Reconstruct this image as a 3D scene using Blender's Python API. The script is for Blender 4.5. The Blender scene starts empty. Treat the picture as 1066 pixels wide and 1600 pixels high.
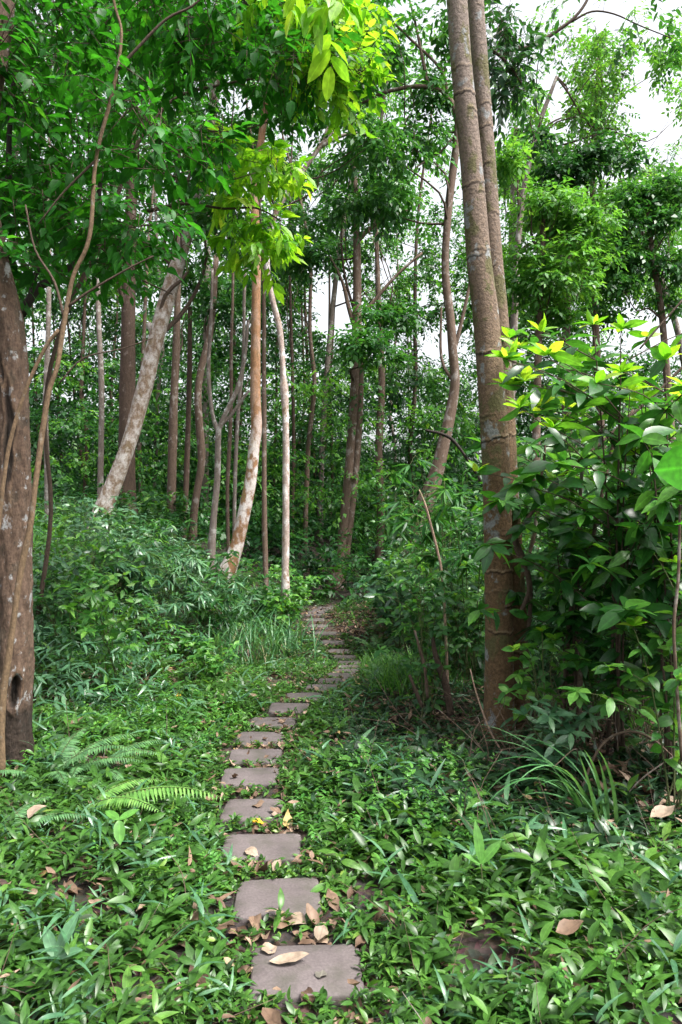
import bpy, math, random
import numpy as np
D = bpy.data
scene = bpy.context.scene
COL = scene.collection
F = 1100.0                      # focal length in photo pixels (photo 1066 x 1600)
CAMZ = 1.7

# ------------------------------------------------------------------ camera, sky, sun, exposure
cam_d = D.cameras.new("camera"); cam = D.objects.new("camera", cam_d); COL.objects.link(cam)
cam.location = (0, 0, CAMZ); cam.rotation_euler = (math.radians(90), 0, 0)
cam_d.sensor_fit = 'VERTICAL'; cam_d.sensor_height = 36.0; cam_d.lens = F / 1600 * 36
cam_d.clip_start = 0.05; cam_d.clip_end = 3000
scene.camera = cam
SUN_EL, SUN_AZ = math.radians(58), math.radians(118)      # azimuth clockwise from +Y (view direction)
world = D.worlds.new("World"); scene.world = world; world.use_nodes = True
nt = world.node_tree; bg = nt.nodes["Background"]
sky = nt.nodes.new("ShaderNodeTexSky"); sky.sky_type = 'NISHITA'; sky.sun_disc = False
sky.sun_elevation = SUN_EL; sky.sun_rotation = SUN_AZ
sky.dust_density = 6.0; sky.air_density = 1.0; sky.ozone_density = 1.0
hs = nt.nodes.new("ShaderNodeHueSaturation"); hs.inputs['Saturation'].default_value = 0.22
nt.links.new(sky.outputs[0], hs.inputs['Color']); nt.links.new(hs.outputs[0], bg.inputs[0])
bg.inputs[1].default_value = 0.115
sun_d = D.lights.new("sun", 'SUN'); sun_d.energy = 1.9; sun_d.angle = math.radians(14); sun_d.color = (1, .96, .9)
sun = D.objects.new("sun", sun_d); COL.objects.link(sun)
sun.rotation_euler = (math.pi/2 - SUN_EL, 0, math.pi - SUN_AZ)
sun.location = (0, 0, 30)
scene.view_settings.view_transform = 'Standard'; scene.view_settings.look = 'None'
scene.view_settings.exposure = 2.0; scene.view_settings.gamma = 1.0
cy = scene.cycles
cy.max_bounces = 7; cy.diffuse_bounces = 4; cy.glossy_bounces = 2; cy.transmission_bounces = 5
cy.caustics_reflective = False; cy.caustics_refractive = False
cy.use_denoising = True
try:
    cy.denoising_input_passes = 'RGB_ALBEDO_NORMAL'; cy.denoising_prefilter = 'ACCURATE'
except Exception: pass
cy.sample_clamp_indirect = 6.0

# ------------------------------------------------------------------ helpers
def P(px, py, d):
    """photo pixel at distance d -> world point"""
    return np.array([(px - 533.0) * d / F, d, CAMZ - (py - 800.0) * d / F])
def pix(p):
    p = np.atleast_2d(p)
    y = np.maximum(p[:, 1], 0.3)
    return 533 + p[:, 0] * F / y, 800 - (p[:, 2] - CAMZ) * F / y
def norm(v): return v / np.maximum(np.linalg.norm(v, axis=-1, keepdims=True), 1e-9)
def smooth(t): t = np.clip(t, 0, 1); return t * t * (3 - 2 * t)
R0 = np.random.default_rng(7)

def tag(o, label=None, cat=None, group=None, kind=None):
    if label: o["label"] = label
    if cat: o["category"] = cat
    if group: o["group"] = group
    if kind: o["kind"] = kind
    return o
def empty(name, loc, label=None, cat=None, group=None):
    o = D.objects.new(name, None); o.empty_display_size = .1; COL.objects.link(o); o.location = [float(c) for c in loc]
    return tag(o, label, cat, group)
def mesh_obj(name, verts, faces_flat, face_len, mat, parent=None, smoothit=True, attrs=None):
    """verts (n,3); faces given as flat index array + per-face length"""
    me = D.meshes.new(name)
    verts = np.asarray(verts, dtype=np.float32)
    if parent is not None: verts = verts - np.array(parent.location, dtype=np.float32)
    nl = len(faces_flat); nf = len(face_len)
    me.vertices.add(len(verts)); me.loops.add(nl); me.polygons.add(nf)
    me.vertices.foreach_set("co", verts.ravel())
    me.loops.foreach_set("vertex_index", np.asarray(faces_flat, dtype=np.int32))
    st = np.zeros(nf, dtype=np.int32); st[1:] = np.cumsum(face_len)[:-1]
    me.polygons.foreach_set("loop_start", st)
    try: me.polygons.foreach_set("loop_total", np.asarray(face_len, dtype=np.int32))
    except Exception: pass
    me.polygons.foreach_set("use_smooth", np.full(nf, smoothit))
    me.update(calc_edges=True)
    for k, (typ, dom, arr) in (attrs or {}).items():
        a = me.attributes.new(k, typ, dom)
        a.data.foreach_set("value" if typ == 'FLOAT' else "vector", np.asarray(arr, dtype=np.float32).ravel())
    if mat: me.materials.append(mat)
    o = D.objects.new(name, me); COL.objects.link(o)
    if parent is not None: o.parent = parent
    return o

# ---- leaf templates: rows of (u along, v across -1..1, w lift), quads
def template(us, ws, rows3=True):
    V = []; Q = []
    for u, w in zip(us, ws): V += [(u, -w), (u, 0), (u, w)]
    for i in range(len(us) - 1):
        a = i * 3
        Q += [(a, a+1, a+4, a+3), (a+1, a+2, a+5, a+4)]
    return np.array(V, float), np.array(Q)
T_NEAR = template([0, .1, .25, .45, .65, .82, .93, 1], [.03, .38, .82, 1, .86, .5, .2, .01])
T_MID = template([0, .25, .6, 1], [.04, .85, .85, .02])
T_BROAD = template([0, .06, .2, .4, .62, .8, .92, 1], [.03, .4, .85, 1, .95, .62, .25, .01])
T_LANCE = template([0, .12, .3, .55, .8, 1], [.05, .7, 1, .85, .4, .01])
T_FAR = (np.array([(0, 0), (.45, -1), (1, 0), (.5, 1)], float), np.array([(0, 1, 2, 3)]))

class Leaves:
    def __init__(s): s.a = []
    def add(s, pos, axis, nrm, L, W, rnd=None, droop=.25, fold=.25):
        pos = np.atleast_2d(pos); n = len(pos)
        f = lambda x: np.broadcast_to(np.asarray(x, float), (n,)).copy()
        s.a.append((pos, np.broadcast_to(axis, (n, 3)), np.broadcast_to(nrm, (n, 3)), f(L), f(W),
                    R0.random(n) if rnd is None else f(rnd), f(droop), f(fold)))
    def n(s): return sum(len(x[0]) for x in s.a)
    def build(s, name, mat, T, parent=None, crumple=0.):
        if not s.a: return None
        pos, ax, nr, L, W, rnd, dr, fo = [np.concatenate([x[i] for x in s.a]) for i in range(8)]
        ax = norm(ax); side = norm(np.cross(nr, ax)); nr = np.cross(ax, side)
        TV, TQ = T
        u = TV[:, 0]; v = TV[:, 1]; n = len(pos); m = len(TV)
        z = -dr[:, None] * (u**2)[None] * L[:, None] + fo[:, None] * np.abs(v)[None] * W[:, None]
        wob = (R0.random((n, 1)) - .5) * .5 * np.sin(u * 9)[None] * v[None] * W[:, None]
        if crumple: z = z + crumple*L[:, None]*R0.standard_normal((n, m))*.014 + crumple*W[:, None]*.5*np.sin(u*7 + R0.random((n, 1))*6)*np.sin(v*2 + R0.random((n, 1))*6)
        V = (pos[:, None] + ax[:, None] * (u[None] * L[:, None])[..., None]
             + side[:, None] * (v[None] * W[:, None])[..., None] + nr[:, None] * (z + wob * .5)[..., None])
        idx = (TQ[None] + (np.arange(n) * m)[:, None, None])
        luv = np.zeros((n, m, 3)); luv[..., 0] = u; luv[..., 1] = v; luv[..., 2] = rnd[:, None]
        return mesh_obj(name, V.reshape(-1, 3), idx.ravel(), np.full(n * len(TQ), 4), mat, parent,
                        attrs={"luv": ('FLOAT_VECTOR', 'POINT', luv)})

# ---- tubes
def catmull(pts, sub):
    pts = np.asarray(pts, float)
    p = np.vstack([2*pts[0]-pts[1], pts, 2*pts[-1]-pts[-2]])
    out = []
    for i in range(1, len(p) - 2):
        for k in range(sub):
            t = k / sub
            out.append(.5*((2*p[i]) + (-p[i-1]+p[i+1])*t + (2*p[i-1]-5*p[i]+4*p[i+1]-p[i+2])*t*t + (-p[i-1]+3*p[i]-3*p[i+1]+p[i+2])*t**3))
    out.append(p[-2]); return np.array(out)
class Tubes:
    def __init__(s): s.V = []; s.F = []; s.L = []; s.n = 0; s.C = None
    def add(s, pts, rad, seg=8, sub=4, bump=0., freq=3., rng=R0, prof=None):
        pr = np.column_stack([np.asarray(pts, float), np.broadcast_to(np.asarray(rad, float), (len(pts),))])
        q = catmull(pr, sub) if sub > 1 else pr
        c, r = q[:, :3], np.maximum(q[:, 3], .0004)
        t = norm(np.gradient(c, axis=0))
        ref = np.array([0, 1., 0]) if abs(t[:, 1]).mean() < .8 else np.array([1., 0, 0])
        a = norm(np.cross(t, ref)); b = np.cross(t, a)
        th = np.linspace(0, 2*np.pi, seg, endpoint=False)
        rr = np.repeat(r[:, None], seg, 1)
        if bump:
            s_ = np.concatenate([[0], np.cumsum(np.linalg.norm(np.diff(c, axis=0), axis=1))])
            ph = rng.random(6) * 7
            rr = rr * (1 + bump * (np.sin(s_[:, None]*freq + 2*th + ph[0]) + .7*np.sin(s_[:, None]*freq*2.3 + 3*th + ph[1]) + .5*np.sin(s_[:, None]*freq*.6 - th + ph[2])))
        if prof is not None:
            pr_ = prof(c, th); rr = rr * pr_[0]; s.C = np.clip(pr_[1], -1, 1).reshape(-1)
        V = c[:, None] + rr[..., None] * (np.cos(th)[None, :, None]*a[:, None] + np.sin(th)[None, :, None]*b[:, None])
        n = len(c); i = np.arange(n-1)[:, None]*seg; j = np.arange(seg)[None]; j2 = (j+1) % seg
        q4 = np.stack([i+j, i+j2, i+seg+j2, i+seg+j], -1).reshape(-1, 4) + s.n
        s.V.append(V.reshape(-1, 3)); s.F.append(q4.ravel()); s.L.append(np.full(len(q4), 4))
        for e in (0, n-1):
            s.F.append(np.arange(seg) + e*seg + s.n if e else np.arange(seg)[::-1] + s.n); s.L.append(np.array([seg]))
        s.n += n*seg
        return s
    def build(s, name, mat, parent=None):
        if not s.V: return None
        return mesh_obj(name, np.vstack(s.V), np.concatenate(s.F), np.concatenate(s.L), mat, parent, attrs=None if s.C is None else {'scar': ('FLOAT', 'POINT', s.C)})

# ------------------------------------------------------------------ materials
def new_mat(name):
    m = D.materials.new(name); m.use_nodes = True; n = m.node_tree.nodes; n.clear(); return m, n, m.node_tree.links
def ramp(n, stops, interp='LINEAR'):
    r = n.new("ShaderNodeValToRGB"); r.color_ramp.interpolation = interp; e = r.color_ramp.elements
    while len(e) > 1: e.remove(e[-1])
    e[0].position, e[0].color = stops[0][0], (*stops[0][1], 1)
    for p, c in stops[1:]:
        k = e.new(p); k.color = (*c, 1)
    return r
def mulc(c, k): return tuple(min(1., x*y) for x, y in zip(c, k if hasattr(k, '__len__') else (k, k, k)))
def leaf_mat(name, cols, trans=(1.9, 1.7, .8), tfac=.35, rough=.38, spec=.5, vein=.35, stops=None, vsize=40.):
    """cols: colours from dark to light along the per-leaf random value"""
    m, n, l = new_mat(name)
    at = n.new("ShaderNodeAttribute"); at.attribute_name = "luv"
    sp = n.new("ShaderNodeSeparateXYZ"); l.new(at.outputs['Vector'], sp.inputs[0])
    k = len(cols); st = stops or [i/(k-1) for i in range(k)]
    rp = ramp(n, list(zip(st, cols))); l.new(sp.outputs['Z'], rp.inputs[0])
    # mottling
    tc = n.new("ShaderNodeTexCoord"); nz = n.new("ShaderNodeTexNoise"); nz.inputs['Scale'].default_value = vsize; nz.inputs['Detail'].default_value = 3
    l.new(tc.outputs['Object'], nz.inputs['Vector'])
    mr = n.new("ShaderNodeMapRange"); mr.inputs[1].default_value = .3; mr.inputs[2].default_value = .7; mr.inputs[3].default_value = .72; mr.inputs[4].default_value = 1.25
    l.new(nz.outputs[0], mr.inputs[0])
    # midrib
    ab = n.new("ShaderNodeMath"); ab.operation = 'ABSOLUTE'; l.new(sp.outputs['Y'], ab.inputs[0])
    mv = n.new("ShaderNodeMapRange"); mv.inputs[1].default_value = 0; mv.inputs[2].default_value = .12; mv.inputs[3].default_value = 1 + vein; mv.inputs[4].default_value = 1
    l.new(ab.outputs[0], mv.inputs[0])
    mm = n.new("ShaderNodeMath"); mm.operation = 'MULTIPLY'; l.new(mr.outputs[0], mm.inputs[0]); l.new(mv.outputs[0], mm.inputs[1])
    vm = n.new("ShaderNodeVectorMath"); vm.operation = 'SCALE'; l.new(rp.outputs[0], vm.inputs[0]); l.new(mm.outputs[0], vm.inputs['Scale'])
    pb = n.new("ShaderNodeBsdfPrincipled"); l.new(vm.outputs[0], pb.inputs['Base Color'])
    pb.inputs['Roughness'].default_value = rough; pb.inputs['Specular IOR Level'].default_value = spec
    out = n.new("ShaderNodeOutputMaterial")
    if tfac > 0:
        tm = n.new("ShaderNodeVectorMath"); tm.operation = 'MULTIPLY'; l.new(vm.outputs[0], tm.inputs[0]); tm.inputs[1].default_value = trans
        tb = n.new("ShaderNodeBsdfTranslucent"); l.new(tm.outputs[0], tb.inputs[0])
        mx = n.new("ShaderNodeMixShader"); mx.inputs[0].default_value = tfac
        l.new(pb.outputs[0], mx.inputs[1]); l.new(tb.outputs[0], mx.inputs[2]); l.new(mx.outputs[0], out.inputs[0])
    else: l.new(pb.outputs[0], out.inputs[0])
    return m
def bark_mat(name, base, dark, patch=None, pamount=.5, patch2=None, p2amount=.4, scale=6., bump=.35, vert=.35, pscale=9., scar=None, soft=.09, zfade=None, zgrad=None):
    m, n, l = new_mat(name)
    tc = n.new("ShaderNodeTexCoord"); mp = n.new("ShaderNodeMapping"); mp.inputs['Scale'].default_value = (1, 1, vert)
    l.new(tc.outputs['Object'], mp.inputs[0])
    n1 = n.new("ShaderNodeTexNoise"); n1.inputs['Scale'].default_value = scale*4; n1.inputs['Detail'].default_value = 8; n1.inputs['Roughness'].default_value = .7
    l.new(mp.outputs[0], n1.inputs['Vector'])
    rp = ramp(n, [(.32, dark), (.68, base)]); l.new(n1.outputs[0], rp.inputs[0])
    col = rp.outputs[0]
    if zgrad:
        sg = n.new("ShaderNodeSeparateXYZ"); l.new(tc.outputs['Object'], sg.inputs[0]); mg = n.new("ShaderNodeMapRange"); l.new(sg.outputs['Z'], mg.inputs[0])
        mg.inputs[1].default_value = zgrad[0]; mg.inputs[2].default_value = zgrad[1]; mg.inputs[4].default_value = zgrad[3]
        mx = n.new("ShaderNodeMix"); mx.data_type = 'RGBA'; l.new(mg.outputs[0], mx.inputs['Factor']); l.new(col, mx.inputs['A']); mx.inputs['B'].default_value = (*zgrad[2], 1); col = mx.outputs['Result']
    for (pc, amt, sc, off) in ((patch2, p2amount, pscale*.6, 7.3), (patch, pamount, pscale, 0.)):
        if pc is None: continue
        n2 = n.new("ShaderNodeTexNoise"); n2.inputs['Scale'].default_value = sc; n2.inputs['Detail'].default_value = 6; n2.inputs['Roughness'].default_value = .62
        m2 = n.new("ShaderNodeMapping"); m2.inputs['Location'].default_value = (off, off, off); m2.inputs['Scale'].default_value = (1, 1, .75)
        l.new(tc.outputs['Object'], m2.inputs[0]); l.new(m2.outputs[0], n2.inputs['Vector'])
        mr = n.new("ShaderNodeMapRange"); t = .68 - .36*amt; mr.inputs[1].default_value = t; mr.inputs[2].default_value = t + soft
        l.new(n2.outputs[0], mr.inputs[0])
        fac = mr.outputs[0]
        if zfade:
            sx = n.new("ShaderNodeSeparateXYZ"); l.new(tc.outputs['Object'], sx.inputs[0]); mz = n.new("ShaderNodeMapRange"); l.new(sx.outputs['Z'], mz.inputs[0])
            mz.inputs[1].default_value = zfade[0]; mz.inputs[2].default_value = zfade[1]; mz.inputs[3].default_value = 1; mz.inputs[4].default_value = zfade[2]
            mu = n.new("ShaderNodeMath"); mu.operation = 'MULTIPLY'; l.new(fac, mu.inputs[0]); l.new(mz.outputs[0], mu.inputs[1]); fac = mu.outputs[0]
        mx = n.new("ShaderNodeMix"); mx.data_type = 'RGBA'; l.new(fac, mx.inputs['Factor']); l.new(col, mx.inputs['A'])
        mx.inputs['B'].default_value = (*pc, 1)
        # break patches up with the fine bark noise
        col = mx.outputs['Result']
    if scar:
        sa = n.new("ShaderNodeAttribute"); sa.attribute_name = "scar"
        for sgn, cc, kk in ((1, scar[0], .9), (-1, scar[1], .7)):
            ms = n.new("ShaderNodeMath"); ms.operation = 'MULTIPLY'; ms.inputs[1].default_value = sgn*kk; ms.use_clamp = True; l.new(sa.outputs['Fac'], ms.inputs[0])
            mx = n.new("ShaderNodeMix"); mx.data_type = 'RGBA'; l.new(ms.outputs[0], mx.inputs['Factor']); l.new(col, mx.inputs['A']); mx.inputs['B'].default_value = (*cc, 1); col = mx.outputs['Result']
    n3 = n.new("ShaderNodeTexNoise"); n3.inputs['Scale'].default_value = 60; n3.inputs['Detail'].default_value = 4; l.new(tc.outputs['Object'], n3.inputs['Vector'])
    mr3 = n.new("ShaderNodeMapRange"); mr3.inputs[1].default_value = .3; mr3.inputs[2].default_value = .7; mr3.inputs[3].default_value = .7; mr3.inputs[4].default_value = 1.2
    l.new(n3.outputs[0], mr3.inputs[0])
    vm = n.new("ShaderNodeVectorMath"); vm.operation = 'SCALE'; l.new(col, vm.inputs[0]); l.new(mr3.outputs[0], vm.inputs['Scale'])
    pb = n.new("ShaderNodeBsdfPrincipled"); l.new(vm.outputs[0], pb.inputs['Base Color']); pb.inputs['Roughness'].default_value = .85; pb.inputs['Specular IOR Level'].default_value = .25
    bp = n.new("ShaderNodeBump"); bp.inputs['Strength'].default_value = bump; bp.inputs['Distance'].default_value = .035
    l.new(n1.outputs[0], bp.inputs['Height']); l.new(bp.outputs[0], pb.inputs['Normal'])
    out = n.new("ShaderNodeOutputMaterial"); l.new(pb.outputs[0], out.inputs[0])
    return m

# leaves (own colours; the dark sets also stand in for shade)
M_cover = leaf_mat("cover_leaf", [(.016, .046, .009), (.03, .086, .014), (.045, .128, .019), (.085, .19, .032), (.16, .24, .045)], stops=[0, .3, .65, .92, 1], rough=.38, spec=.42)
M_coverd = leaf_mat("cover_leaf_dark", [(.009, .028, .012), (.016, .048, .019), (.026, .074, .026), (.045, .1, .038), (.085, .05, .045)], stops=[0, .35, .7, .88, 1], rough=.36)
M_canopy = leaf_mat("canopy_leaf", [(.008, .058, .006), (.015, .1, .01), (.026, .155, .014), (.07, .25, .022)], stops=[0, .4, .85, 1], tfac=.48, rough=.5, spec=.28)
M_bright = leaf_mat("young_leaf", [(.055, .22, .014), (.125, .32, .02), (.2, .385, .03), (.28, .37, .05)], stops=[0, .4, .8, 1], tfac=.5, rough=.42, spec=.4)
M_mid = leaf_mat("mid_leaf", [(.01, .055, .012), (.02, .09, .02), (.034, .13, .026), (.07, .19, .035)], tfac=.38, rough=.42, spec=.4)
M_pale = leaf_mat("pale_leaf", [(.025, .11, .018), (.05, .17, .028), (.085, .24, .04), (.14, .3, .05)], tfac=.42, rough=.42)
M_teal = leaf_mat("teal_leaf", [(.024, .078, .038), (.042, .12, .056), (.068, .165, .08), (.12, .24, .115)], tfac=.3, rough=.34, spec=.6)
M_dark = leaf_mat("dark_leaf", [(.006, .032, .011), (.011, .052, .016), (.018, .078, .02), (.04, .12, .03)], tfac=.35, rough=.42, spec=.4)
M_shrub = leaf_mat("shrub_leaf", [(.01, .055, .011), (.018, .09, .015), (.035, .14, .02), (.08, .23, .026)], tfac=.42, rough=.33, vein=.5)
M_huge = leaf_mat("huge_leaf", [(.04, .24, .008), (.05, .27, .01)], tfac=.5, rough=.5, spec=.2, vein=.6)
M_fern = leaf_mat("fern_leaf", [(.05, .13, .05), (.075, .18, .065), (.11, .24, .09)], tfac=.35, rough=.5)
M_fernb = leaf_mat("fern_leaf_bright", [(.08, .21, .04), (.12, .27, .055), (.17, .32, .075)], tfac=.4, rough=.5)
M_grass = leaf_mat("grass_blade", [(.028, .1, .035), (.05, .15, .055), (.09, .21, .08)], tfac=.3, rough=.4, vein=.2)
M_grassp = leaf_mat('strap_leaf', [(.045, .15, .045), (.075, .2, .075), (.12, .26, .11)], tfac=.3, rough=.35, vein=.3)
M_straw = leaf_mat("straw_blade", [(.22, .17, .1), (.35, .28, .17), (.42, .36, .24)], tfac=.2, rough=.6)
M_litter = leaf_mat("dry_leaf", [(.06, .035, .022), (.12, .074, .048), (.19, .128, .088), (.28, .2, .145), (.36, .25, .09)], stops=[0, .35, .7, .96, 1], trans=(1.1, 1, .8), tfac=.12, rough=.6, spec=.3, vein=-.2)
M_litp = leaf_mat("dry_leaf_pale", [(.2, .145, .1), (.25, .19, .14), (.3, .24, .18)], trans=(1, 1, 1), tfac=.1, rough=.6, spec=.3, vein=-.2)
M_greyleaf = leaf_mat("grey_leaf", [(.1, .09, .075), (.13, .12, .1)], tfac=.05, rough=.5, vein=.6)
M_yellow = leaf_mat("yellow_leaf", [(.6, .32, .02), (.7, .42, .03)], tfac=.35, rough=.5)
# bark
B_big = bark_mat("bark_brown", (.18, .112, .06), (.09, .054, .029), (.22, .225, .225), .27, (.1, .09, .04), .36, scale=9, bump=.8, vert=.8, pscale=8, scar=((.03, .02, .014), (.27, .2, .13)), soft=.05, zgrad=(1.8, 5.0, (.185, .155, .14), .7))
B_left = bark_mat("bark_left", (.13, .085, .06), (.055, .035, .024), (.24, .24, .24), .27, (.07, .05, .035), .4, scale=7, bump=.8, pscale=15, scar=((.012, .009, .007), (.16, .1, .06)), soft=.05)
B_sap = bark_mat("bark_tan", (.165, .11, .065), (.09, .06, .035), (.2, .18, .15), .3, scale=14, bump=.4)
B_lich = bark_mat("bark_lichen", (.22, .155, .11), (.12, .08, .055), (.42, .385, .365), .72, (.15, .11, .05), .35, scale=6, pscale=11, soft=.2)
B_orange = bark_mat("bark_orange", (.27, .14, .07), (.15, .085, .045), (.5, .45, .43), .62, (.2, .17, .06), .35, scale=6, pscale=7, soft=.12, zfade=(2.7, 3.6, .15))
B_pale = bark_mat("bark_pale", (.4, .33, .3), (.22, .16, .13), (.52, .48, .46), .5, (.2, .13, .08), .35, scale=6, pscale=9, soft=.1)
B_dark = bark_mat("bark_dark", (.085, .055, .04), (.04, .026, .018), (.14, .11, .1), .25, scale=5)
B_mid = bark_mat("bark_mid", (.13, .09, .067), (.07, .046, .032), (.22, .19, .17), .35, scale=5, pscale=7)
B_grey = bark_mat("bark_grey", (.2, .165, .145), (.12, .095, .078), (.32, .3, .28), .4, scale=5, pscale=7)
B_twig = bark_mat("bark_twig", (.085, .058, .042), (.045, .03, .022), scale=20)
B_stem = bark_mat("green_stem", (.09, .11, .04), (.05, .06, .025), scale=20)
B_black = bark_mat("bark_black", (.035, .028, .024), (.018, .013, .011), scale=20)
B_cane = bark_mat("dry_cane", (.4, .28, .21), (.28, .18, .14), (.16, .22, .1), .35, scale=10, pscale=3)

# slab
def slab_mat():
    m, n, l = new_mat("slab_stone")
    tc = n.new("ShaderNodeTexCoord")
    a = n.new("ShaderNodeTexNoise"); a.inputs['Scale'].default_value = 5; a.inputs['Detail'].default_value = 8; a.inputs['Roughness'].default_value = .65
    b = n.new("ShaderNodeTexNoise"); b.inputs['Scale'].default_value = 90; b.inputs['Detail'].default_value = 3
    oi = n.new("ShaderNodeObjectInfo"); ad = n.new("ShaderNodeVectorMath"); ad.operation = 'ADD'
    sc = n.new("ShaderNodeVectorMath"); sc.operation = 'SCALE'; sc.inputs[0].default_value = (40, 30, 20); l.new(oi.outputs['Random'], sc.inputs['Scale'])
    l.new(tc.outputs['Object'], ad.inputs[0]); l.new(sc.outputs[0], ad.inputs[1])
    l.new(ad.outputs[0], a.inputs['Vector']); l.new(ad.outputs[0], b.inputs['Vector'])
    r = ramp(n, [(.25, (.048, .039, .038)), (.42, (.079, .064, .064)), (.6, (.1, .082, .082)), (.78, (.135, .115, .114))]); l.new(a.outputs[0], r.inputs[0])
    mr = n.new("ShaderNodeMapRange"); mr.inputs[1].default_value = .3; mr.inputs[2].default_value = .7; mr.inputs[3].default_value = .8; mr.inputs[4].default_value = 1.15; l.new(b.outputs[0], mr.inputs[0])
    vm = n.new("ShaderNodeVectorMath"); vm.operation = 'SCALE'; l.new(r.outputs[0], vm.inputs[0]); l.new(mr.outputs[0], vm.inputs['Scale'])
    st = n.new("ShaderNodeTexNoise"); st.inputs['Scale'].default_value = 9; st.inputs['Detail'].default_value = 6; l.new(ad.outputs[0], st.inputs['Vector'])
    sm = n.new("ShaderNodeMapRange"); sm.inputs[1].default_value = .48; sm.inputs[2].default_value = .68; sm.inputs[3].default_value = 0; sm.inputs[4].default_value = .7; l.new(st.outputs[0], sm.inputs[0])
    sx = n.new("ShaderNodeMix"); sx.data_type = 'RGBA'; l.new(sm.outputs[0], sx.inputs['Factor']); l.new(vm.outputs[0], sx.inputs['A']); sx.inputs['B'].default_value = (.048, .045, .034, 1)
    pb = n.new("ShaderNodeBsdfPrincipled"); l.new(sx.outputs['Result'], pb.inputs['Base Color']); pb.inputs['Roughness'].default_value = .8
    bp = n.new("ShaderNodeBump"); bp.inputs['Strength'].default_value = .35; bp.inputs['Distance'].default_value = .006; l.new(b.outputs[0], bp.inputs['Height']); l.new(bp.outputs[0], pb.inputs['Normal'])
    o = n.new("ShaderNodeOutputMaterial"); l.new(pb.outputs[0], o.inputs[0]); return m
M_slab = slab_mat()
def soil_mat():
    m, n, l = new_mat("soil")
    tc = n.new("ShaderNodeTexCoord")
    a = n.new("ShaderNodeTexNoise"); a.inputs['Scale'].default_value = 3; a.inputs['Detail'].default_value = 8; l.new(tc.outputs['Object'], a.inputs['Vector'])
    v = n.new("ShaderNodeTexVoronoi"); v.inputs['Scale'].default_value = 28; l.new(tc.outputs['Object'], v.inputs['Vector'])
    r = ramp(n, [(.3, (.02, .014, .009)), (.55, (.045, .031, .021)), (.75, (.085, .058, .04))]); l.new(a.outputs[0], r.inputs[0])
    mx = n.new("ShaderNodeMix"); mx.data_type = 'RGBA'; mx.blend_type = 'MULTIPLY'; mx.inputs['Factor'].default_value = .6
    l.new(r.outputs[0], mx.inputs['A']); l.new(v.outputs['Color'], mx.inputs['B'])
    pb = n.new("ShaderNodeBsdfPrincipled"); l.new(mx.outputs['Result'], pb.inputs['Base Color']); pb.inputs['Roughness'].default_value = .95
    bp = n.new("ShaderNodeBump"); bp.inputs['Strength'].default_value = .8; bp.inputs['Distance'].default_value = .03; l.new(v.outputs['Distance'], bp.inputs['Height']); l.new(bp.outputs[0], pb.inputs['Normal'])
    o = n.new("ShaderNodeOutputMaterial"); l.new(pb.outputs[0], o.inputs[0]); return m
M_soil = soil_mat()

# ------------------------------------------------------------------ terrain from the path's line of slabs
SL = [(478, 1522, 168), (435, 1407, 128), (409, 1328, 118), (395, 1269, 90), (390, 1217, 84), (398, 1185, 76), (407, 1157, 72),
      (426, 1132, 68), (452, 1108.5, 60), (475, 1091, 53), (503, 1077.5, 47), (519, 1067, 40), (533, 1058, 38), (541, 1051.5, 36), (546, 1045, 36), (546, 1038, 36), (538, 1029, 34),
      (530, 1019, 33), (520, 1005, 34), (508, 990.5, 32), (498, 979, 29), (493, 969.5, 27), (491, 962, 25), (494, 957.5, 24), (500, 954, 24), (509, 951, 24), (526, 948.5, 24)]
SD = np.array([2.6 + .47*k for k in range(len(SL))])
SP = np.array([P(a, b, d) for (a, b, w), d in zip(SL, SD)])
def path_x(y): return np.interp(y, np.concatenate([[-3], SD, [17, 22]]), np.concatenate([[-.13], SP[:, 0], [.6, 3.5]]))
def path_z(y): return np.interp(y, np.concatenate([[-3], [2], SD, [17, 24, 60]]), np.concatenate([[0, 0], SP[:, 2], [-.3, -.25, .4]]))
def H(x, y):
    x = np.asarray(x, float); y = np.asarray(y, float)
    dx = x - path_x(np.clip(y, -3, 22))
    z = path_z(y) * np.where(y < 17, np.exp(-(dx/5.5)**2), 1)
    bank = smooth((-dx - .7) / 3.6) * (.18 * smooth((y-1)/4) + 1.0 * smooth((y - 6.0) / 7))
    right = smooth((dx - .7) / 4) * (.08 + .3 * smooth((y - 5) / 8))
    z = z + bank + right
    amp = .035 * smooth((np.abs(dx) - .25) / .5)
    return z + amp * (np.sin(x*3.1 + y*1.7) + np.sin(x*1.3 - y*2.9 + 1) + .5*np.sin(x*7 + 2)*np.sin(y*6.1))
xs = np.concatenate([-np.geomspace(600, 9, 18), np.arange(-8.5, 8.5, .11), np.geomspace(8.7, 600, 18)])
ys = np.concatenate([-np.geomspace(300, 2, 12), np.arange(-1.5, 20, .11), np.geomspace(20.2, 900, 24)])
gx, gy = np.meshgrid(xs, ys); gz = H(gx, gy)
gi = np.arange(len(ys)*len(xs)).reshape(len(ys), len(xs))
q = np.stack([gi[:-1, :-1], gi[:-1, 1:], gi[1:, 1:], gi[1:, :-1]], -1).reshape(-1, 4)
g = mesh_obj("ground", np.stack([gx, gy, gz], -1).reshape(-1, 3), q.ravel(), np.full(len(q), 4), M_soil); tag(g, kind="structure")

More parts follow.
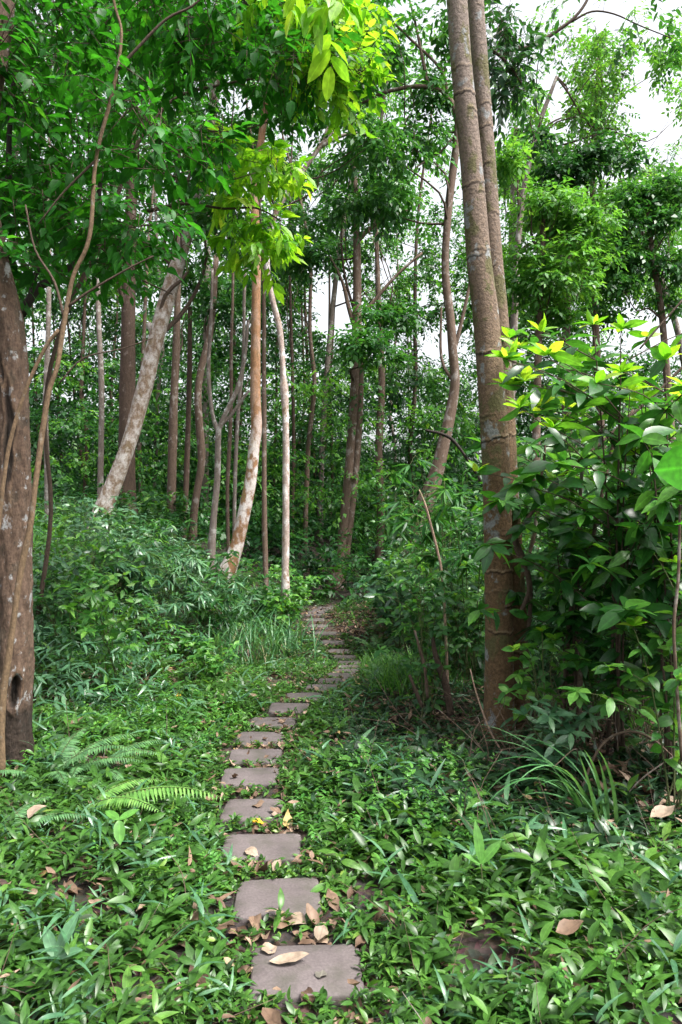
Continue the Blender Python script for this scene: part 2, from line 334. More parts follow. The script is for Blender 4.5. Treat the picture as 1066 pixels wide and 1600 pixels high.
# ------------------------------------------------------------------ stepping stones
def slab(k):
    a, b, w = SL[k]; d = SD[k]; rng = np.random.default_rng(100 + k)
    W = w * d / F; W = max(W*1.04, .31); Dp = rng.uniform(.275, .305) if k < 17 else rng.uniform(.24, .28)
    c = SP[k].copy(); n = 64
    th = np.linspace(0, 2*np.pi, n, endpoint=False)
    e = 9.0
    bx = np.sign(np.cos(th))*np.abs(np.cos(th))**(2/e) * W/2; by = np.sign(np.sin(th))*np.abs(np.sin(th))**(2/e) * Dp/2
    sk = rng.uniform(-.06, .06); bx = bx*(1 + sk*by/Dp*2)
    nz = 1 + .01*np.sin(3*th+rng.random()*6) + .008*np.sin(7*th+rng.random()*6) + .006*rng.standard_normal(n) - .05*(rng.random(n) < .06)
    bx, by = bx*nz, by*nz
    rot = math.radians({0: 4, 1: 4, 2: 2, 3: 0}.get(k, rng.uniform(-3, 3)))
    if 17 <= k <= 20: rot = math.radians(-7)
    x = bx*math.cos(rot) - by*math.sin(rot); y = bx*math.sin(rot) + by*math.cos(rot)
    rings = [(1.0, -.05), (1.0, .008), (.985, .016), (.95, .02), (.6, .021), (.25, .021)]
    V = []; 
    for s_, z in rings: V.append(np.stack([x*s_, y*s_, np.full(n, z) + (rng.standard_normal(n)*.0012 if s_ > .9 and z > 0 else 0)], -1))
    V = np.vstack(V + [np.array([[0, 0, .021]])]); Fl = []; Ln = []
    for r_ in range(len(rings)-1):
        for i in range(n):
            j = (i+1) % n; Fl += [r_*n+i, r_*n+j, (r_+1)*n+j, (r_+1)*n+i]; Ln.append(4)
    t = (len(rings)-1)*n
    for i in range(n): Fl += [t+i, t+(i+1) % n, len(V)-1]; Ln.append(3)
    o = mesh_obj("stepping_stone", V, Fl, Ln, M_slab); o.location = [float(v) for v in c]
    o.rotation_euler = (rng.uniform(-.015, .015), rng.uniform(-.015, .015), 0)
    return o
ORD = ["nearest", "second nearest", "third nearest", "fourth nearest", "fifth nearest", "sixth nearest", "seventh nearest", "eighth nearest", "ninth nearest", "tenth nearest", "eleventh nearest", "twelfth nearest"]
EXTRA = ["nearest stepping stone, with a long curled dry leaf and a small grey leaf on it",
 "second stepping stone from the viewer, with a drift of pale dry leaves along its front",
 "third stepping stone from the viewer, one pale dry leaf on its front left corner",
 "stepping stone with a yellow leaf lying just in front of it, fourth from the viewer",
 "bare grey stepping stone, fifth from the viewer, leftmost of the whole path",
 "stepping stone sixth from the viewer, just before the path starts to turn right",
 "stepping stone seventh from the viewer, level with the base of the big ringed trunk",
 "stepping stone eighth from the viewer where the path swings right",
 "stepping stone ninth from the viewer, half way along the swing to the right",
 "stepping stone tenth from the viewer, in bright low green plants",
 "stepping stone eleventh from the viewer, last clear one before the dip",
 "stepping stone twelfth from the viewer, first of the thin slivers in the dip",
 "narrow looking stepping stone in the dip, thirteenth from the viewer",
 "stepping stone in the dip, fourteenth from the viewer, nearest one to the fine grass fringe",
 "stepping stone at the right hand bend of the path, lower of the two rightmost",
 "stepping stone at the right hand bend of the path, upper of the two rightmost",
 "stepping stone just past the bend where the path turns back left",
 "stepping stone two past the bend, above the dip, with dry leaves beside it",
 "pale stepping stone three past the bend, slanting down to the right",
 "stepping stone level with the tall grass tuft, slanting to the right",
 "stepping stone on the far stretch just above the grass tuft's tips",
 "stepping stone on the far stretch, sixth from the far end",
 "leftmost stepping stone of the far stretch, fifth from the far end",
 "thin far stepping stone, fourth from the far end beside brown litter",
 "thin far stepping stone, third from the far end",
 "thin far stepping stone, last but one before the path vanishes",
 "farthest stepping stone, where the path vanishes to the right under dark shrubs"]
for k in range(len(SL)):
    tag(slab(k), EXTRA[k], "stepping stone", "stepping stones of the forest path")

# ------------------------------------------------------------------ ground cover (low herbs, stuff)
def near_slab(x, y, mar=.02):
    m = np.zeros(len(x), bool)
    for k in range(len(SL)):
        w = max(SL[k][2]*SD[k]/F, .3)
        m |= (np.abs(x-SP[k, 0]) < w/2 + mar) & (np.abs(y-SP[k, 1]) < .14 + mar)
    return m
def herbs(rng, n, ylo, yhi, Llo, Lhi, hlo, hhi, per, dens, asp=.17, wx=None):
    """herb plants: stems with arching leaves. dens(x,y)->keep probability. returns leaf arrays"""
    y = ylo + (yhi-ylo)*rng.random(n)**.85; hw = wx if wx else .7
    x = (rng.random(n)*2-1) * (hw*np.maximum(y, 1.2) + .3)
    keep = rng.random(n) < dens(x, y); keep &= ~near_slab(x, y, .03)
    x, y = x[keep], y[keep]; n = len(x); z = H(x, y)
    pd_ = np.abs(pathdist(x, y)); near_ = .45 + .55*smooth((pd_-.15)/.45)
    h = rng.uniform(hlo, hhi, n)*near_; lean = rng.standard_normal((n, 2))*.25
    yaw0 = rng.random(n)*6.28; size = rng.uniform(.55, 1.3, n)*(.4+.6*near_)*(.65+.7*noise2(x, y, 1.6, 5.)); hue = rng.random(n)
    out = []
    for j in range(per):
        t = .35 + .65*(j+1)/per
        yaw = yaw0 + j*2.4 + rng.standard_normal(n)*.3
        px = x + lean[:, 0]*h*t; py = y + lean[:, 1]*h*t; pz = z + h*t
        el = rng.uniform(-.1, .95, n) + .25*(t-.6)
        ax = np.stack([np.cos(yaw)*np.cos(el), np.sin(yaw)*np.cos(el), np.sin(el)], -1)
        nr = np.stack([-np.cos(yaw)*np.sin(el), -np.sin(yaw)*np.sin(el), np.cos(el)], -1) + rng.standard_normal((n, 3))*.38
        L = rng.uniform(Llo, Lhi, n)*size
        r = np.clip(hue*.6 + rng.random(n)*.4, 0, 1)
        out.append((np.stack([px, py, pz], -1), ax, nr, L, L*asp*rng.uniform(.8, 1.25, n), r, rng.uniform(.2, .75, n), rng.uniform(.1, .35, n)))
    return [np.concatenate([o[i] for o in out]) for i in range(8)]
def pathdist(x, y): return x - path_x(y)
def noise2(x, y, f, ph=0.): return .5 + .25*(np.sin(x*f+ph)*np.cos(y*f*1.13+ph*2) + np.sin((x+y)*f*.7+ph*3) )
rng = np.random.default_rng(3)
def dens_near(x, y):
    d = pathdist(x, y); strip = smooth((np.abs(d) - .15)/.14)
    strip = strip*(1 - .8*np.exp(-((x+2.1)/.75)**2 - ((y-8.1)/.9)**2))
    strip = strip*(1 - .75*np.exp(-((x-1.4)/1.2)**2 - ((y-4.7)/1.1)**2))
    pat = noise2(x, y, 2.1)*.6 + noise2(x, y, 5.3, 1.7)*.6
    return np.clip(strip*smooth((pat-.2)/.36)*1.1, .05, 1)
def dark_zone(x, y):     # right hand side under the big tree: purplish herbs, its shade put into darker leaf colours
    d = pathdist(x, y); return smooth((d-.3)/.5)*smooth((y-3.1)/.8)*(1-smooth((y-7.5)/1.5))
la, lb = Leaves(), Leaves()
def split_add(A, sel_dark):
    for flag, L_ in ((False, la), (True, lb)):
        s = sel_dark == flag
        if s.any(): L_.add(*[a[s] for a in A])
A = herbs(rng, 5200, 1.6, 4.6, .05, .105, .03, .15, 8, dens_near, asp=.155)
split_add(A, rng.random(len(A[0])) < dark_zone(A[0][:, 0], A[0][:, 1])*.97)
def strip_herbs(rng, n):       # tiny creeping plants in the gaps and along the edges of the stones
    y = 1.9 + 9.5*rng.random(n)**1.3; x = path_x(y) + rng.uniform(-.42, .42, n); k = ~near_slab(x, y, .012) & (rng.random(n) < .35 + .65*noise2(x, y, 6.)); x, y = x[k], y[k]; n = len(x); z = H(x, y)
    for j in range(7):
        yaw = rng.random(n)*6.28; el = rng.uniform(0, .9, n); L = rng.uniform(.02, .05, n)
        ax = np.stack([np.cos(yaw)*np.cos(el), np.sin(yaw)*np.cos(el), np.sin(el)], -1)
        la.add(np.stack([x, y, z + rng.uniform(.004, .035, n)], -1), ax, np.array([0, 0, 1.]) + rng.standard_normal((n, 3))*.4, L, L*.2, None, .3, .2)
strip_herbs(rng, 5000)
# a second scatter of taller, larger herbs
A = herbs(rng, 420, 1.9, 5.2, .08, .12, .08, .18, 7, dens_near, asp=.15); split_add(A, rng.random(len(A[0])) < .2)
c1 = la; c2 = lb
tag(c1.build("ground_cover", M_cover, T_NEAR), "low glossy green herbs covering the ground in the foreground", "ground cover", kind="stuff")
if c2.n(): tag(c2.build("ground_cover_dark", M_coverd, T_NEAR), "purplish herbs darkened for shade right of the path in front of the big tree", "ground cover", kind="stuff")
la, lb = Leaves(), Leaves()
A = herbs(rng, 11000, 4.2, 9.5, .045, .095, .03, .13, 8, dens_near)
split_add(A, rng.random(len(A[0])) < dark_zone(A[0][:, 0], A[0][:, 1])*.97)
A = herbs(rng, 8000, 9, 16, .06, .12, .05, .22, 6, dens_near)
split_add(A, rng.random(len(A[0])) < .3)
ln_ = Leaves(); ln_.add(*herbs(rng, 1500, 1.8, 6.5, .09, .17, .05, .2, 6, lambda x, y: dens_near(x, y)*noise2(x, y, 1.7, 4.), asp=.065)); ln_.add(*herbs(rng, 2600, 6, 12, .09, .17, .05, .25, 6, lambda x, y: dens_near(x, y)*noise2(x, y, 1.1, 2.), asp=.065))
tag(ln_.build("ground_cover_narrow", M_teal, T_LANCE), "narrow leaved bamboo seedlings among the low herbs", "ground cover", kind="stuff")
ls_ = Leaves(); ls_.add(*herbs(rng, 5200, 1.7, 6.5, .018, .04, .08, .2, 12, lambda x, y: dens_near(x, y)*smooth((noise2(x, y, 1.9, 3.)-.5)/.2), asp=.28))
tag(ls_.build("ground_cover_small", M_pale, T_MID), "small round leaved plants in patches of the undergrowth", "ground cover", kind="stuff")
ld_ = Leaves(); ld_.add(*herbs(rng, 1500, 1.8, 7, .06, .11, .02, .1, 3, lambda x, y: .12 + .88*dark_zone(x, y), asp=.15))
tag(ld_.build("dead_leaves_hanging", M_litter, T_LANCE), "withered brown leaves caught among the herbs", "fallen leaves", kind="stuff")
lq_ = Leaves(); n_ = 4200; y_ = 1.8 + 7*rng.random(n_); x_ = (rng.random(n_)*2-1)*(.6*y_+.2); k_ = ~near_slab(x_, y_, .03) & (rng.random(n_) < .15 + .85*smooth((noise2(x_, y_, 2.7, 6.)-.45)/.2) + .5*dark_zone(x_, y_)); x_, y_ = x_[k_], y_[k_]; n_ = len(x_); w_ = rng.random(n_)*6.28
lq_.add(np.stack([x_, y_, H(x_, y_) + rng.uniform(.02, .11, n_)], -1), np.stack([np.cos(w_), np.sin(w_), rng.standard_normal(n_)*.3], -1), np.array([0, 0, 1.]) + rng.standard_normal((n_, 3))*.35, rng.uniform(.035, .085, n_), rng.uniform(.007, .016, n_), None, rng.uniform(-.5, .6, n_), .4)
tag(lq_.build("fallen_leaves_caught", M_litter, T_MID, crumple=1.), "small dull brown leaves caught on top of the herbs", "fallen leaves", kind="stuff")
tw_ = Tubes()
for i in range(420):
    y_ = rng.uniform(1.9, 8.5); x_ = rng.uniform(-.6, .62)*y_
    if abs(x_ - path_x(y_)) < .4: continue
    if x_ < path_x(y_) and rng.random() < .55: continue
    b_ = np.array([x_, y_, H(x_, y_)]); yw_ = rng.random()*6.28; l_ = rng.uniform(.15, .55); el_ = rng.uniform(0, 1.2); e_ = b_ + l_*np.array([math.cos(yw_)*math.cos(el_), math.sin(yw_)*math.cos(el_), math.sin(el_)])
    m_ = (b_+e_)/2 + rng.standard_normal(3)*l_*.09; r_ = rng.uniform(.001, .003); tw_.add([b_, m_, e_], [r_, r_*.8, r_*.4], seg=4, sub=3)
for i in range(260):
    x_, y_ = rng.uniform(.75, 2.7), rng.uniform(4.2, 6.0); b_ = np.array([x_, y_, H(x_, y_)]); yw_ = rng.random()*6.28; l_ = rng.uniform(.2, .8); el_ = rng.uniform(0, 1.1); e_ = b_ + l_*np.array([math.cos(yw_)*math.cos(el_), math.sin(yw_)*math.cos(el_), math.sin(el_)])
    m_ = (b_+e_)/2 + rng.standard_normal(3)*l_*.12 + [0, 0, l_*.12]; r_ = rng.uniform(.0015, .0045); tw_.add([b_, m_, e_], [r_, r_*.8, r_*.4], seg=4, sub=4)
tag(tw_.build("dead_twigs", B_mid), "thin dead twigs tangled in the undergrowth", "twigs", kind="stuff")
lp = Leaves(); A = herbs(rng, 5200, 5.6, 10.5, .04, .085, .03, .11, 7, lambda x, y: dens_near(x, y)*(np.exp(-((y-7.6)/1.5)**2))*(np.abs(pathdist(x, y)) < 1.9)); lp.add(*A)
tag(lp.build('ground_cover_pale', M_pale, T_MID), 'pale green low herbs around the dip in the path', 'ground cover', kind='stuff')  # extra pale herbs, their colour also standing for light through the canopy gap
tag(la.build("ground_cover_far", M_cover, T_MID), "small leaved green herbs covering the middle ground beside the path", "ground cover", kind="stuff")
tag(lb.build("ground_cover_shade", M_coverd, T_MID), "small leaved herbs darkened for shade right of the path under the big tree", "ground cover", kind="stuff")
# fine stems/grass among herbs
def blades(rng, base, yaw, L, W, el, curve, k=6):
    """ribbon blades arching over: returns verts, quads"""
    n = len(base); t = np.linspace(0, 1, k+1)
    ang = el[:, None] - curve[:, None]*t[None]**1.3
    ds = L[:, None]/k
    dx = np.cumsum(np.cos(ang)*ds, 1) - np.cos(ang)*ds; dz = np.cumsum(np.sin(ang)*ds, 1) - np.sin(ang)*ds
    c = np.stack([base[:, None, 0] + np.cos(yaw)[:, None]*dx, base[:, None, 1] + np.sin(yaw)[:, None]*dx, base[:, None, 2] + dz], -1)
    sd = np.stack([-np.sin(yaw), np.cos(yaw), 0*yaw], -1)
    w = W[:, None]*np.clip(np.minimum(t*6+.4, 1)[None]*(1-t[None]**2.5) + .02, 0, 1)
    tn = np.stack([-np.sin(ang)*np.cos(yaw)[:, None], -np.sin(ang)*np.sin(yaw)[:, None], np.cos(ang)], -1)
    V = np.stack([c - sd[:, None]*w[..., None] + tn*w[..., None]*.25, c, c + sd[:, None]*w[..., None] + tn*w[..., None]*.25], 2)
    m = (k+1)*3; o = (np.arange(n)*m)[:, None, None]; i = np.arange(k)*3
    q = np.concatenate([np.stack([i, i+1, i+4, i+3], -1), np.stack([i+1, i+2, i+5, i+4], -1)])[None] + o
    luv = np.zeros((n, k+1, 3, 3)); luv[..., 0] = t[None, :, None]; luv[..., 1] = np.array([-1, 0, 1]); luv[..., 2] = rng.random(n)[:, None, None]
    return V.reshape(-1, 3), q.reshape(-1), np.full(q.size//4, 4), luv.reshape(-1, 3)
def blade_obj(name, mat, parent, rng, base, yaw, L, W, el, curve, k=6):
    V, q, ln, luv = blades(rng, base, yaw, L, W, el, curve, k)
    return mesh_obj(name, V, q, ln, mat, parent, attrs={"luv": ('FLOAT_VECTOR', 'POINT', luv)})
def grass_area(name, n, x0, x1, y0, y1, Llo, Lhi, W, mat, label, seed):
    r = np.random.default_rng(seed); x = r.uniform(x0, x1, n); y = r.uniform(y0, y1, n)
    k = ~near_slab(x, y, .03); x, y = x[k], y[k]; n = len(x)
    b = np.stack([x, y, H(x, y)], -1)
    o = blade_obj(name, mat, None, r, b, r.random(n)*6.28, r.uniform(Llo, Lhi, n), np.full(n, W), r.uniform(1.0, 1.5, n), r.uniform(.5, 2.0, n), 5)
    return tag(o, label, "grass", kind="stuff")
x0 = path_x(8.3)
grass_area("grass_fringe", 1400, .25, 1.15, 6.6, 9.4, .15, .38, .004, M_pale, "fine pale grass fringe right of the path at the dip", 11)

# ------------------------------------------------------------------ fallen leaves (litter)
rng = np.random.default_rng(5)
def litter(n, f, mat, name, label, Llo=.05, Lhi=.13, T=T_MID):
    Lv = Leaves(); x, y = f(n); z = H(x, y) + rng.uniform(.004, .03, len(x)); n = len(x)
    on = near_slab(x, y, 0); z = np.where(on, z + .022, z)
    yaw = rng.random(n)*6.28; tilt = rng.standard_normal((n, 2))*.17
    ax = np.stack([np.cos(yaw), np.sin(yaw), tilt[:, 0]], -1); nr = np.stack([tilt[:, 1], tilt[:, 0]*.5, np.ones(n)], -1)
    L = rng.uniform(Llo, Lhi, n)
    Lv.add(np.stack([x, y, z], -1) - ax*L[:, None]*.5, ax, nr, L, L*rng.uniform(.16, .3, n), None, rng.uniform(-.6, .6, n), rng.uniform(-.4, 1., n))
    return tag(Lv.build(name, mat, T, crumple=1.), label, "fallen leaves", kind="stuff")
def f_path(n):
    y = rng.uniform(2.0, 15, n); x = path_x(y) + rng.standard_normal(n)*.16
    k = ~(near_slab(x, y, .005) & ((rng.random(n) < .97) | (y < 3.4))); return x[k], y[k]
litter(1100, f_path, M_litter, "fallen_leaves", "dry brown leaves scattered between the stepping stones", .035, .095, T_NEAR)
def f_all(n):
    y = rng.uniform(1.8, 13, n); x = (rng.random(n)*2-1)*(.6*y+.3); k = ~near_slab(x, y, .06); return x[k], y[k]
litter(5200, f_all, M_litter, "fallen_leaves_scattered", "brown fallen leaves under the herbs")
def f_clear(n):
    y = rng.uniform(10.5, 15.5, n); return path_x(y) + rng.uniform(.26, 1.3, n), y
litter(1500, f_clear, M_litter, "fallen_leaves_patch", "brown leaf litter right of the far stretch of path", .05, .11)
def f_tangle(n): return rng.uniform(.6, 2.6, n), rng.uniform(4.1, 6.2, n)
litter(800, f_tangle, M_litter, 'fallen_leaves_tangle', 'brown litter under the shrubs right of the twin trunks', .06, .13)
def f_bank(n):
    return rng.uniform(-3.4, -1.2, n), rng.uniform(7.0, 9.5, n)
litter(900, f_bank, M_litter, "fallen_leaves_bank", "brown leaf litter on the bare bank at left", .06, .12)
def one_leaf(px, py, d, L, W, yaw, mat, label, curl=.3, fold=.3, dz=.012, name="fallen_leaf", tilt=0., hz=None, T=T_NEAR):
    L, W = L*.86, W*.86; p = P(px, py, d); p[2] = (H(p[0], p[1]) if hz is None else hz) + dz
    Lv = Leaves(); ax = np.array([math.cos(yaw), math.sin(yaw), tilt])
    nr = np.array([-.1, -.15, 1.]); p = p - ax*L/2
    Lv.add(p[None], ax, nr, L, W, .5, curl, fold)
    o = Lv.build(name, mat, T, crumple=.5)
    c = np.array([v.co[:] for v in o.data.vertices]); m = c.mean(0); m[2] = c[:, 2].min()
    o.data.vertices.foreach_set("co", (c-m).astype(np.float32).ravel()); o.location = [float(v) for v in m]
    return tag(o, label, "fallen leaf")
ZS = lambda k: SP[k, 2] + .021
one_leaf(452, 1511, 2.63, .175, .032, .1, M_litp, "long curled dry leaf lying across the nearest stepping stone", -.16, .3, .008, hz=ZS(0))
one_leaf(502, 1527, 2.56, .06, .026, 1.4, M_greyleaf, "small dark grey oval leaf flat on the nearest stepping stone", .1, .1, .006, hz=ZS(0))
one_leaf(421, 1492, 2.70, .075, .04, .5, M_litp, "round pale dry leaf on the back left corner of the nearest stepping stone", .12, .15, .01, hz=ZS(0))
one_leaf(432, 1440, 2.93, .12, .04, -.4, M_litp, "big pale curled leaf just in front of the second stepping stone", .15, .25, .02)
one_leaf(462, 1447, 2.89, .13, .045, -.6, M_litp, "big crumpled pale leaf right of another in front of the second stepping stone", -.15, .25, .02)
one_leaf(503, 1474, 2.79, .07, .036, 1.2, M_litp, "upright pale leaf at the back right of the nearest stepping stone", -.3, .3, .03, tilt=.3)
one_leaf(393, 1347, 3.45, .1, .034, -.6, M_litp, "pale dry leaf on the front left corner of the third stepping stone", .2, .35, .016, hz=ZS(2))
one_leaf(433, 1369, 3.3, .075, .026, 1.1, M_litp, "curled pale leaf standing between the second and third stepping stones", -.5, .5, .03)
one_leaf(431, 1277, 3.9, .06, .02, 0., M_litp, "small tan leaf on the right corner of the fourth stepping stone", .2, .3, .014, hz=ZS(3))
one_leaf(402, 1292, 3.82, .09, .03, .2, M_yellow, "yellow fallen leaf between the third and fourth stepping stones", .2, .3, .03)
one_leaf(279, 1094, 6.6, .11, .03, 1.9, M_yellow, "yellow leaf standing upright in the low herbs left of the path", .1, .2, .12, tilt=1.5)
one_leaf(58, 1337, 3.5, .12, .045, 1.0, M_litp, "pale pink dry leaf in the herbs at lower left", .2, .4, .16, tilt=.5)
one_leaf(1035, 1322, 3.55, .17, .05, .3, M_litp, "large pale dry leaf on the herbs at the right edge", -.3, .5, .2)
one_leaf(1000, 1424, 3.2, .1, .036, .5, M_litter, "broad brown leaf in the herbs at the right edge, below the large pale one", .3, .3, .12)
one_leaf(890, 1545, 2.62, .13, .04, .2, M_litter, "broad crumpled brown leaf in the herbs at bottom right", -.3, .4, .1)
one_leaf(575, 1187, 4.9, .09, .035, 2.3, M_litter, "brown leaf on the dark herbs right of the sixth stepping stone", .3, .4, .12)

# ------------------------------------------------------------------ foliage generators
GAPS = [(522, 480, 50, 52), (686, 542, 40, 28), (482, 452, 16, 10), (390, 165, 26, 20), (300, 108, 26, 7), (362, 178, 22, 18), (330, 250, 22, 10), (215, 215, 14, 12),
        (1030, 195, 44, 46), (960, 25, 34, 22), (868, 150, 26, 48), (1008, 120, 22, 56), (1015, 518, 50, 28), (640, 70, 16, 26), (905, 25, 24, 24), (640, 400, 18, 34), (602, 425, 16, 24), (655, 460, 20, 16),
        (820, 85, 26, 30), (535, 300, 20, 10), (780, 180, 12, 30), (880, 215, 20, 14), (955, 275, 30, 14), (985, 480, 30, 18), (500, 420, 16, 10), (700, 470, 10, 40), (560, 262, 14, 10), (460, 190, 12, 14)]
_gr = np.random.default_rng(99)
GAPS += [(_gr.uniform(0, 440), _gr.uniform(20, 430), _gr.uniform(5, 13), _gr.uniform(4, 10)) for _ in range(70)]
GAPS += [(_gr.uniform(440, 720), _gr.uniform(120, 560), _gr.uniform(7, 18), _gr.uniform(6, 14)) for _ in range(34)]
def in_gap(p, grow=1.0, rng=R0):
    x, y = pix(p); m = np.zeros(len(p), bool)
    for gx_, gy_, rx, ry in GAPS:
        q_ = ((x-gx_)/(rx*grow))**2 + ((y-gy_)/(ry*grow))**2
        m |= q_ < rng.uniform(.55, 1.25, len(p))
    return m
def sprays(rng, C, Rv, ns, per, L, asp, ls, droop=.35, shell=2.2, gap=True, hang=0., twigs=None, tr=.003, prob=1.0, pinnate=False, hue=None):
    """leafy twigs inside an ellipsoid C (centre) Rv (radii)"""
    C = np.asarray(C, float); Rv = np.asarray(Rv, float)
    u = norm(rng.standard_normal((ns, 3))); r = rng.random(ns)**(1/shell)
    p = C + u*r[:, None]*Rv
    if gap:
        k = ~in_gap(p, 1.0, rng); p, u = p[k], u[k]; ns = len(p)
    if ns == 0: return None
    d = norm(u*np.array([1, 1, .55]) + rng.standard_normal((ns, 3))*.55 + np.array([0, 0, .12-hang]))
    hz_ = norm(np.cross(d, np.array([0, 0, 1.]) + rng.standard_normal((ns, 3))*.25))
    out = []
    h0 = rng.random(ns)
    sc = rng.uniform(.75, 1.25, ns)
    for j in range(per):
        t = (j + .6)/per; s_ = 1 if j % 2 else -1
        last = (j == per-1)
        pos = p + d*(ls*t*sc)[:, None] - np.array([0, 0, 1.])*(ls*.25*t*t*sc)[:, None]
        ax = d*(1.0 if last else .55) + hz_*(0 if last else s_*.85) + rng.standard_normal((ns, 3))*.22 + np.array([0, 0, -droop])
        nr = np.array([0, 0, 1.]) + rng.standard_normal((ns, 3))*.33 + u*.25
        LL = L*sc*rng.uniform(.75, 1.2, ns)
        r_ = np.clip(.62*h0 + .38*rng.random(ns), 0, 1) if hue is None else np.clip(hue + .25*rng.standard_normal(ns), 0, 1)
        out.append((pos, ax, nr, LL, LL*asp*rng.uniform(.8, 1.2, ns), r_, rng.uniform(.1, .45, ns), rng.uniform(.05, .35, ns)))
    if twigs is not None:
        for i in range(ns):
            e = p[i] + d[i]*ls*sc[i] - np.array([0, 0, .25*ls*sc[i]])
            twigs.add([p[i] - d[i]*ls*.6, p[i] + d[i]*ls*.4*sc[i] - np.array([0, 0, .04*ls]), e], [tr, tr*.8, tr*.4], seg=4, sub=1)
    return [np.concatenate([o[i] for o in out]) for i in range(8)]
def branch_to(T, a, b, r0, r1, rng, sag=.12, seg=6, n=4):
    a, b = np.asarray(a, float), np.asarray(b, float); L = np.linalg.norm(b-a)
    t = np.linspace(0, 1, n+1)[:, None]; pts = a + (b-a)*t
    pts[1:-1] += rng.standard_normal((n-1, 3))*L*.05
    pts[:, 2] += np.sin(t[:, 0]*np.pi)*L*sag
    T.add(pts, r0 + (r1-r0)*t[:, 0], seg=seg, sub=3)
    return pts

def trunk_px(pts, d, dz=None):
    """pts: (px,py,width px [,depth]) -> world points and radii"""
    W = []; r = []
    for p in pts:
        dd = p[3] if len(p) > 3 else d
        W.append(P(p[0], p[1], dd)); r.append(p[2]*dd/F/2)
    return np.array(W), np.array(r)
def tree(name, label, pts, d, bark, group=None, seg=10, bump=.045, crown=None, stems=(), branches=(), crown_mat=None, leaf=(.13, .24), seed=0, density=1.0, lname="crown", hang=0., top=1.0, T=T_FAR, freq=3.):
    """one tree: trunk (world tube down to the ground), further stems, branches, crown of clumps
       crown: list of (px,py,depth, rpx, rpy, nsprays)"""
    rng = np.random.default_rng(1000+seed)
    W, r = trunk_px(pts, d)
    if W[0, 2] < W[-1, 2]: pass
    gz_ = H(W[0, 0], W[0, 1])
    if W[0, 2] > gz_ - .05:                                   # carry the trunk down to the ground
        dirn = norm(W[0]-W[1]); dirn = dirn/max(-dirn[2], .3); k_ = (W[0, 2]-gz_) + .1
        nb = W[0] + dirn*k_*np.array([.6, .6, 1]); W = np.vstack([nb, W]); r = np.concatenate([[r[0]*1.3], r])
    root = empty(name, (W[0, 0], W[0, 1], gz_), label, "tree", group)
    T1 = Tubes().add(W, r, seg=seg, sub=4, bump=bump, rng=rng, freq=freq); T1.build("trunk", bark, root)
    for s_ in stems:
        w2, r2 = trunk_px(s_, d); Tubes().add(w2, r2, seg=seg, sub=4, bump=bump, rng=rng, freq=freq).build("trunk" if len(s_) > 3 and s_[0][2] > 9 else "branch", bark, root)
    for b in branches:
        w2, r2 = trunk_px(b, d); Tubes().add(w2, r2, seg=7, sub=4, bump=.04, rng=rng).build("branch", bark, root)
    if crown:
        Lv = Leaves(); TB = Tubes(); each_ = []
        for (cx, cy_, cd, rx, ry, ns) in crown:
            C = P(cx, cy_, cd); Rv = np.array([rx, (rx+ry)/2, ry])*cd/F
            # clumps inside the ellipsoid
            k = max(3, int(ns/26)); 
            for i in range(k):
                u = norm(rng.standard_normal(3)); c = C + u*Rv*rng.random()**.5*.9
                cr = Rv*rng.uniform(.22, .42)*np.array([1.15, 1.15, .75])
                a = sprays(rng, c, cr, int(ns/k*density), 7, leaf[0], leaf[1], leaf[0]*2.6, hang=hang)
                if a is not None: Lv.add(*a)
                if i % 3 == 0 and not in_gap(c[None])[0]:
                    j = rng.integers(max(0, len(W)//2), len(W)); 
                    each_.append((W[j], c, max(.006, r[j]*.35)))
        Lv.build(lname, crown_mat or M_mid, T, root)
        for (wa, ca, ra) in each_:
            if len(each_) > 2: branch_to(TB, wa, ca, ra, .004, rng, sag=-.05, seg=5)
            else:
                t1_ = Tubes(); branch_to(t1_, wa, ca, ra, .004, rng, sag=-.05, seg=5); t1_.build("limb", B_twig, root)
        if TB.V: TB.build("limbs", B_twig, root)
    return root

# ------------------------------------------------------------------ big twin tree on the right (ring scarred bark)
root = empty("twin_trunk_tree", (*P(790, 1160, 5.4)[:2], 0), "tall twin trunked tree with ringed brown bark right of the path", "tree")
def big_stem(pts, d, seed, nm):
    rng = np.random.default_rng(seed); W, r = trunk_px(pts, d)
    zmin, zmax = W[:, 2].min(), W[:, 2].max()
    nscar = 58; zs = rng.uniform(zmin, zmax, nscar); ph = rng.uniform(0, 6.28, nscar); span = rng.uniform(.5, 2.2, nscar); amp = rng.uniform(.008, .03, nscar); tl = rng.uniform(-.02, .02, nscar)
    full = rng.random(nscar) < .07; span[full] = 3.3; amp[full] *= 1.2
    def prof(c, th):
        z = c[:, 2][:, None]; t = th[None]
        out = np.ones((len(c), len(th))); sc = np.zeros_like(out)
        for i in range(nscar):
            da = np.abs((t-ph[i]+np.pi) % (2*np.pi)-np.pi)
            w = np.clip((span[i]-da)/.4, 0, 1); zz = z - zs[i] - tl[i]*np.cos(t-ph[i]) - .006*np.sin(t*5+i) - .004*np.sin(t*11+i*2)
            a_ = amp[i]/.02
            out += amp[i]*w*np.exp(-(zz/.007)**2)*2.0 - amp[i]*.9*w*np.exp(-((zz+.014)/.009)**2)
            sc += a_*w*(np.exp(-((zz+.012)/.007)**2)*.95 - .8*np.exp(-((zz-.004)/.007)**2))  # tan on each ridge; the shadow beneath it is painted as a dark line
        out += .01*np.sin(2*t+z*2.1+seed) + .008*np.sin(3*t-z*3.3) + .004*rng.standard_normal(out.shape)
        return out, sc
    t = Tubes(); t.add(W, r, seg=40, sub=70, prof=prof, rng=rng); return t.build(nm, B_big, root)
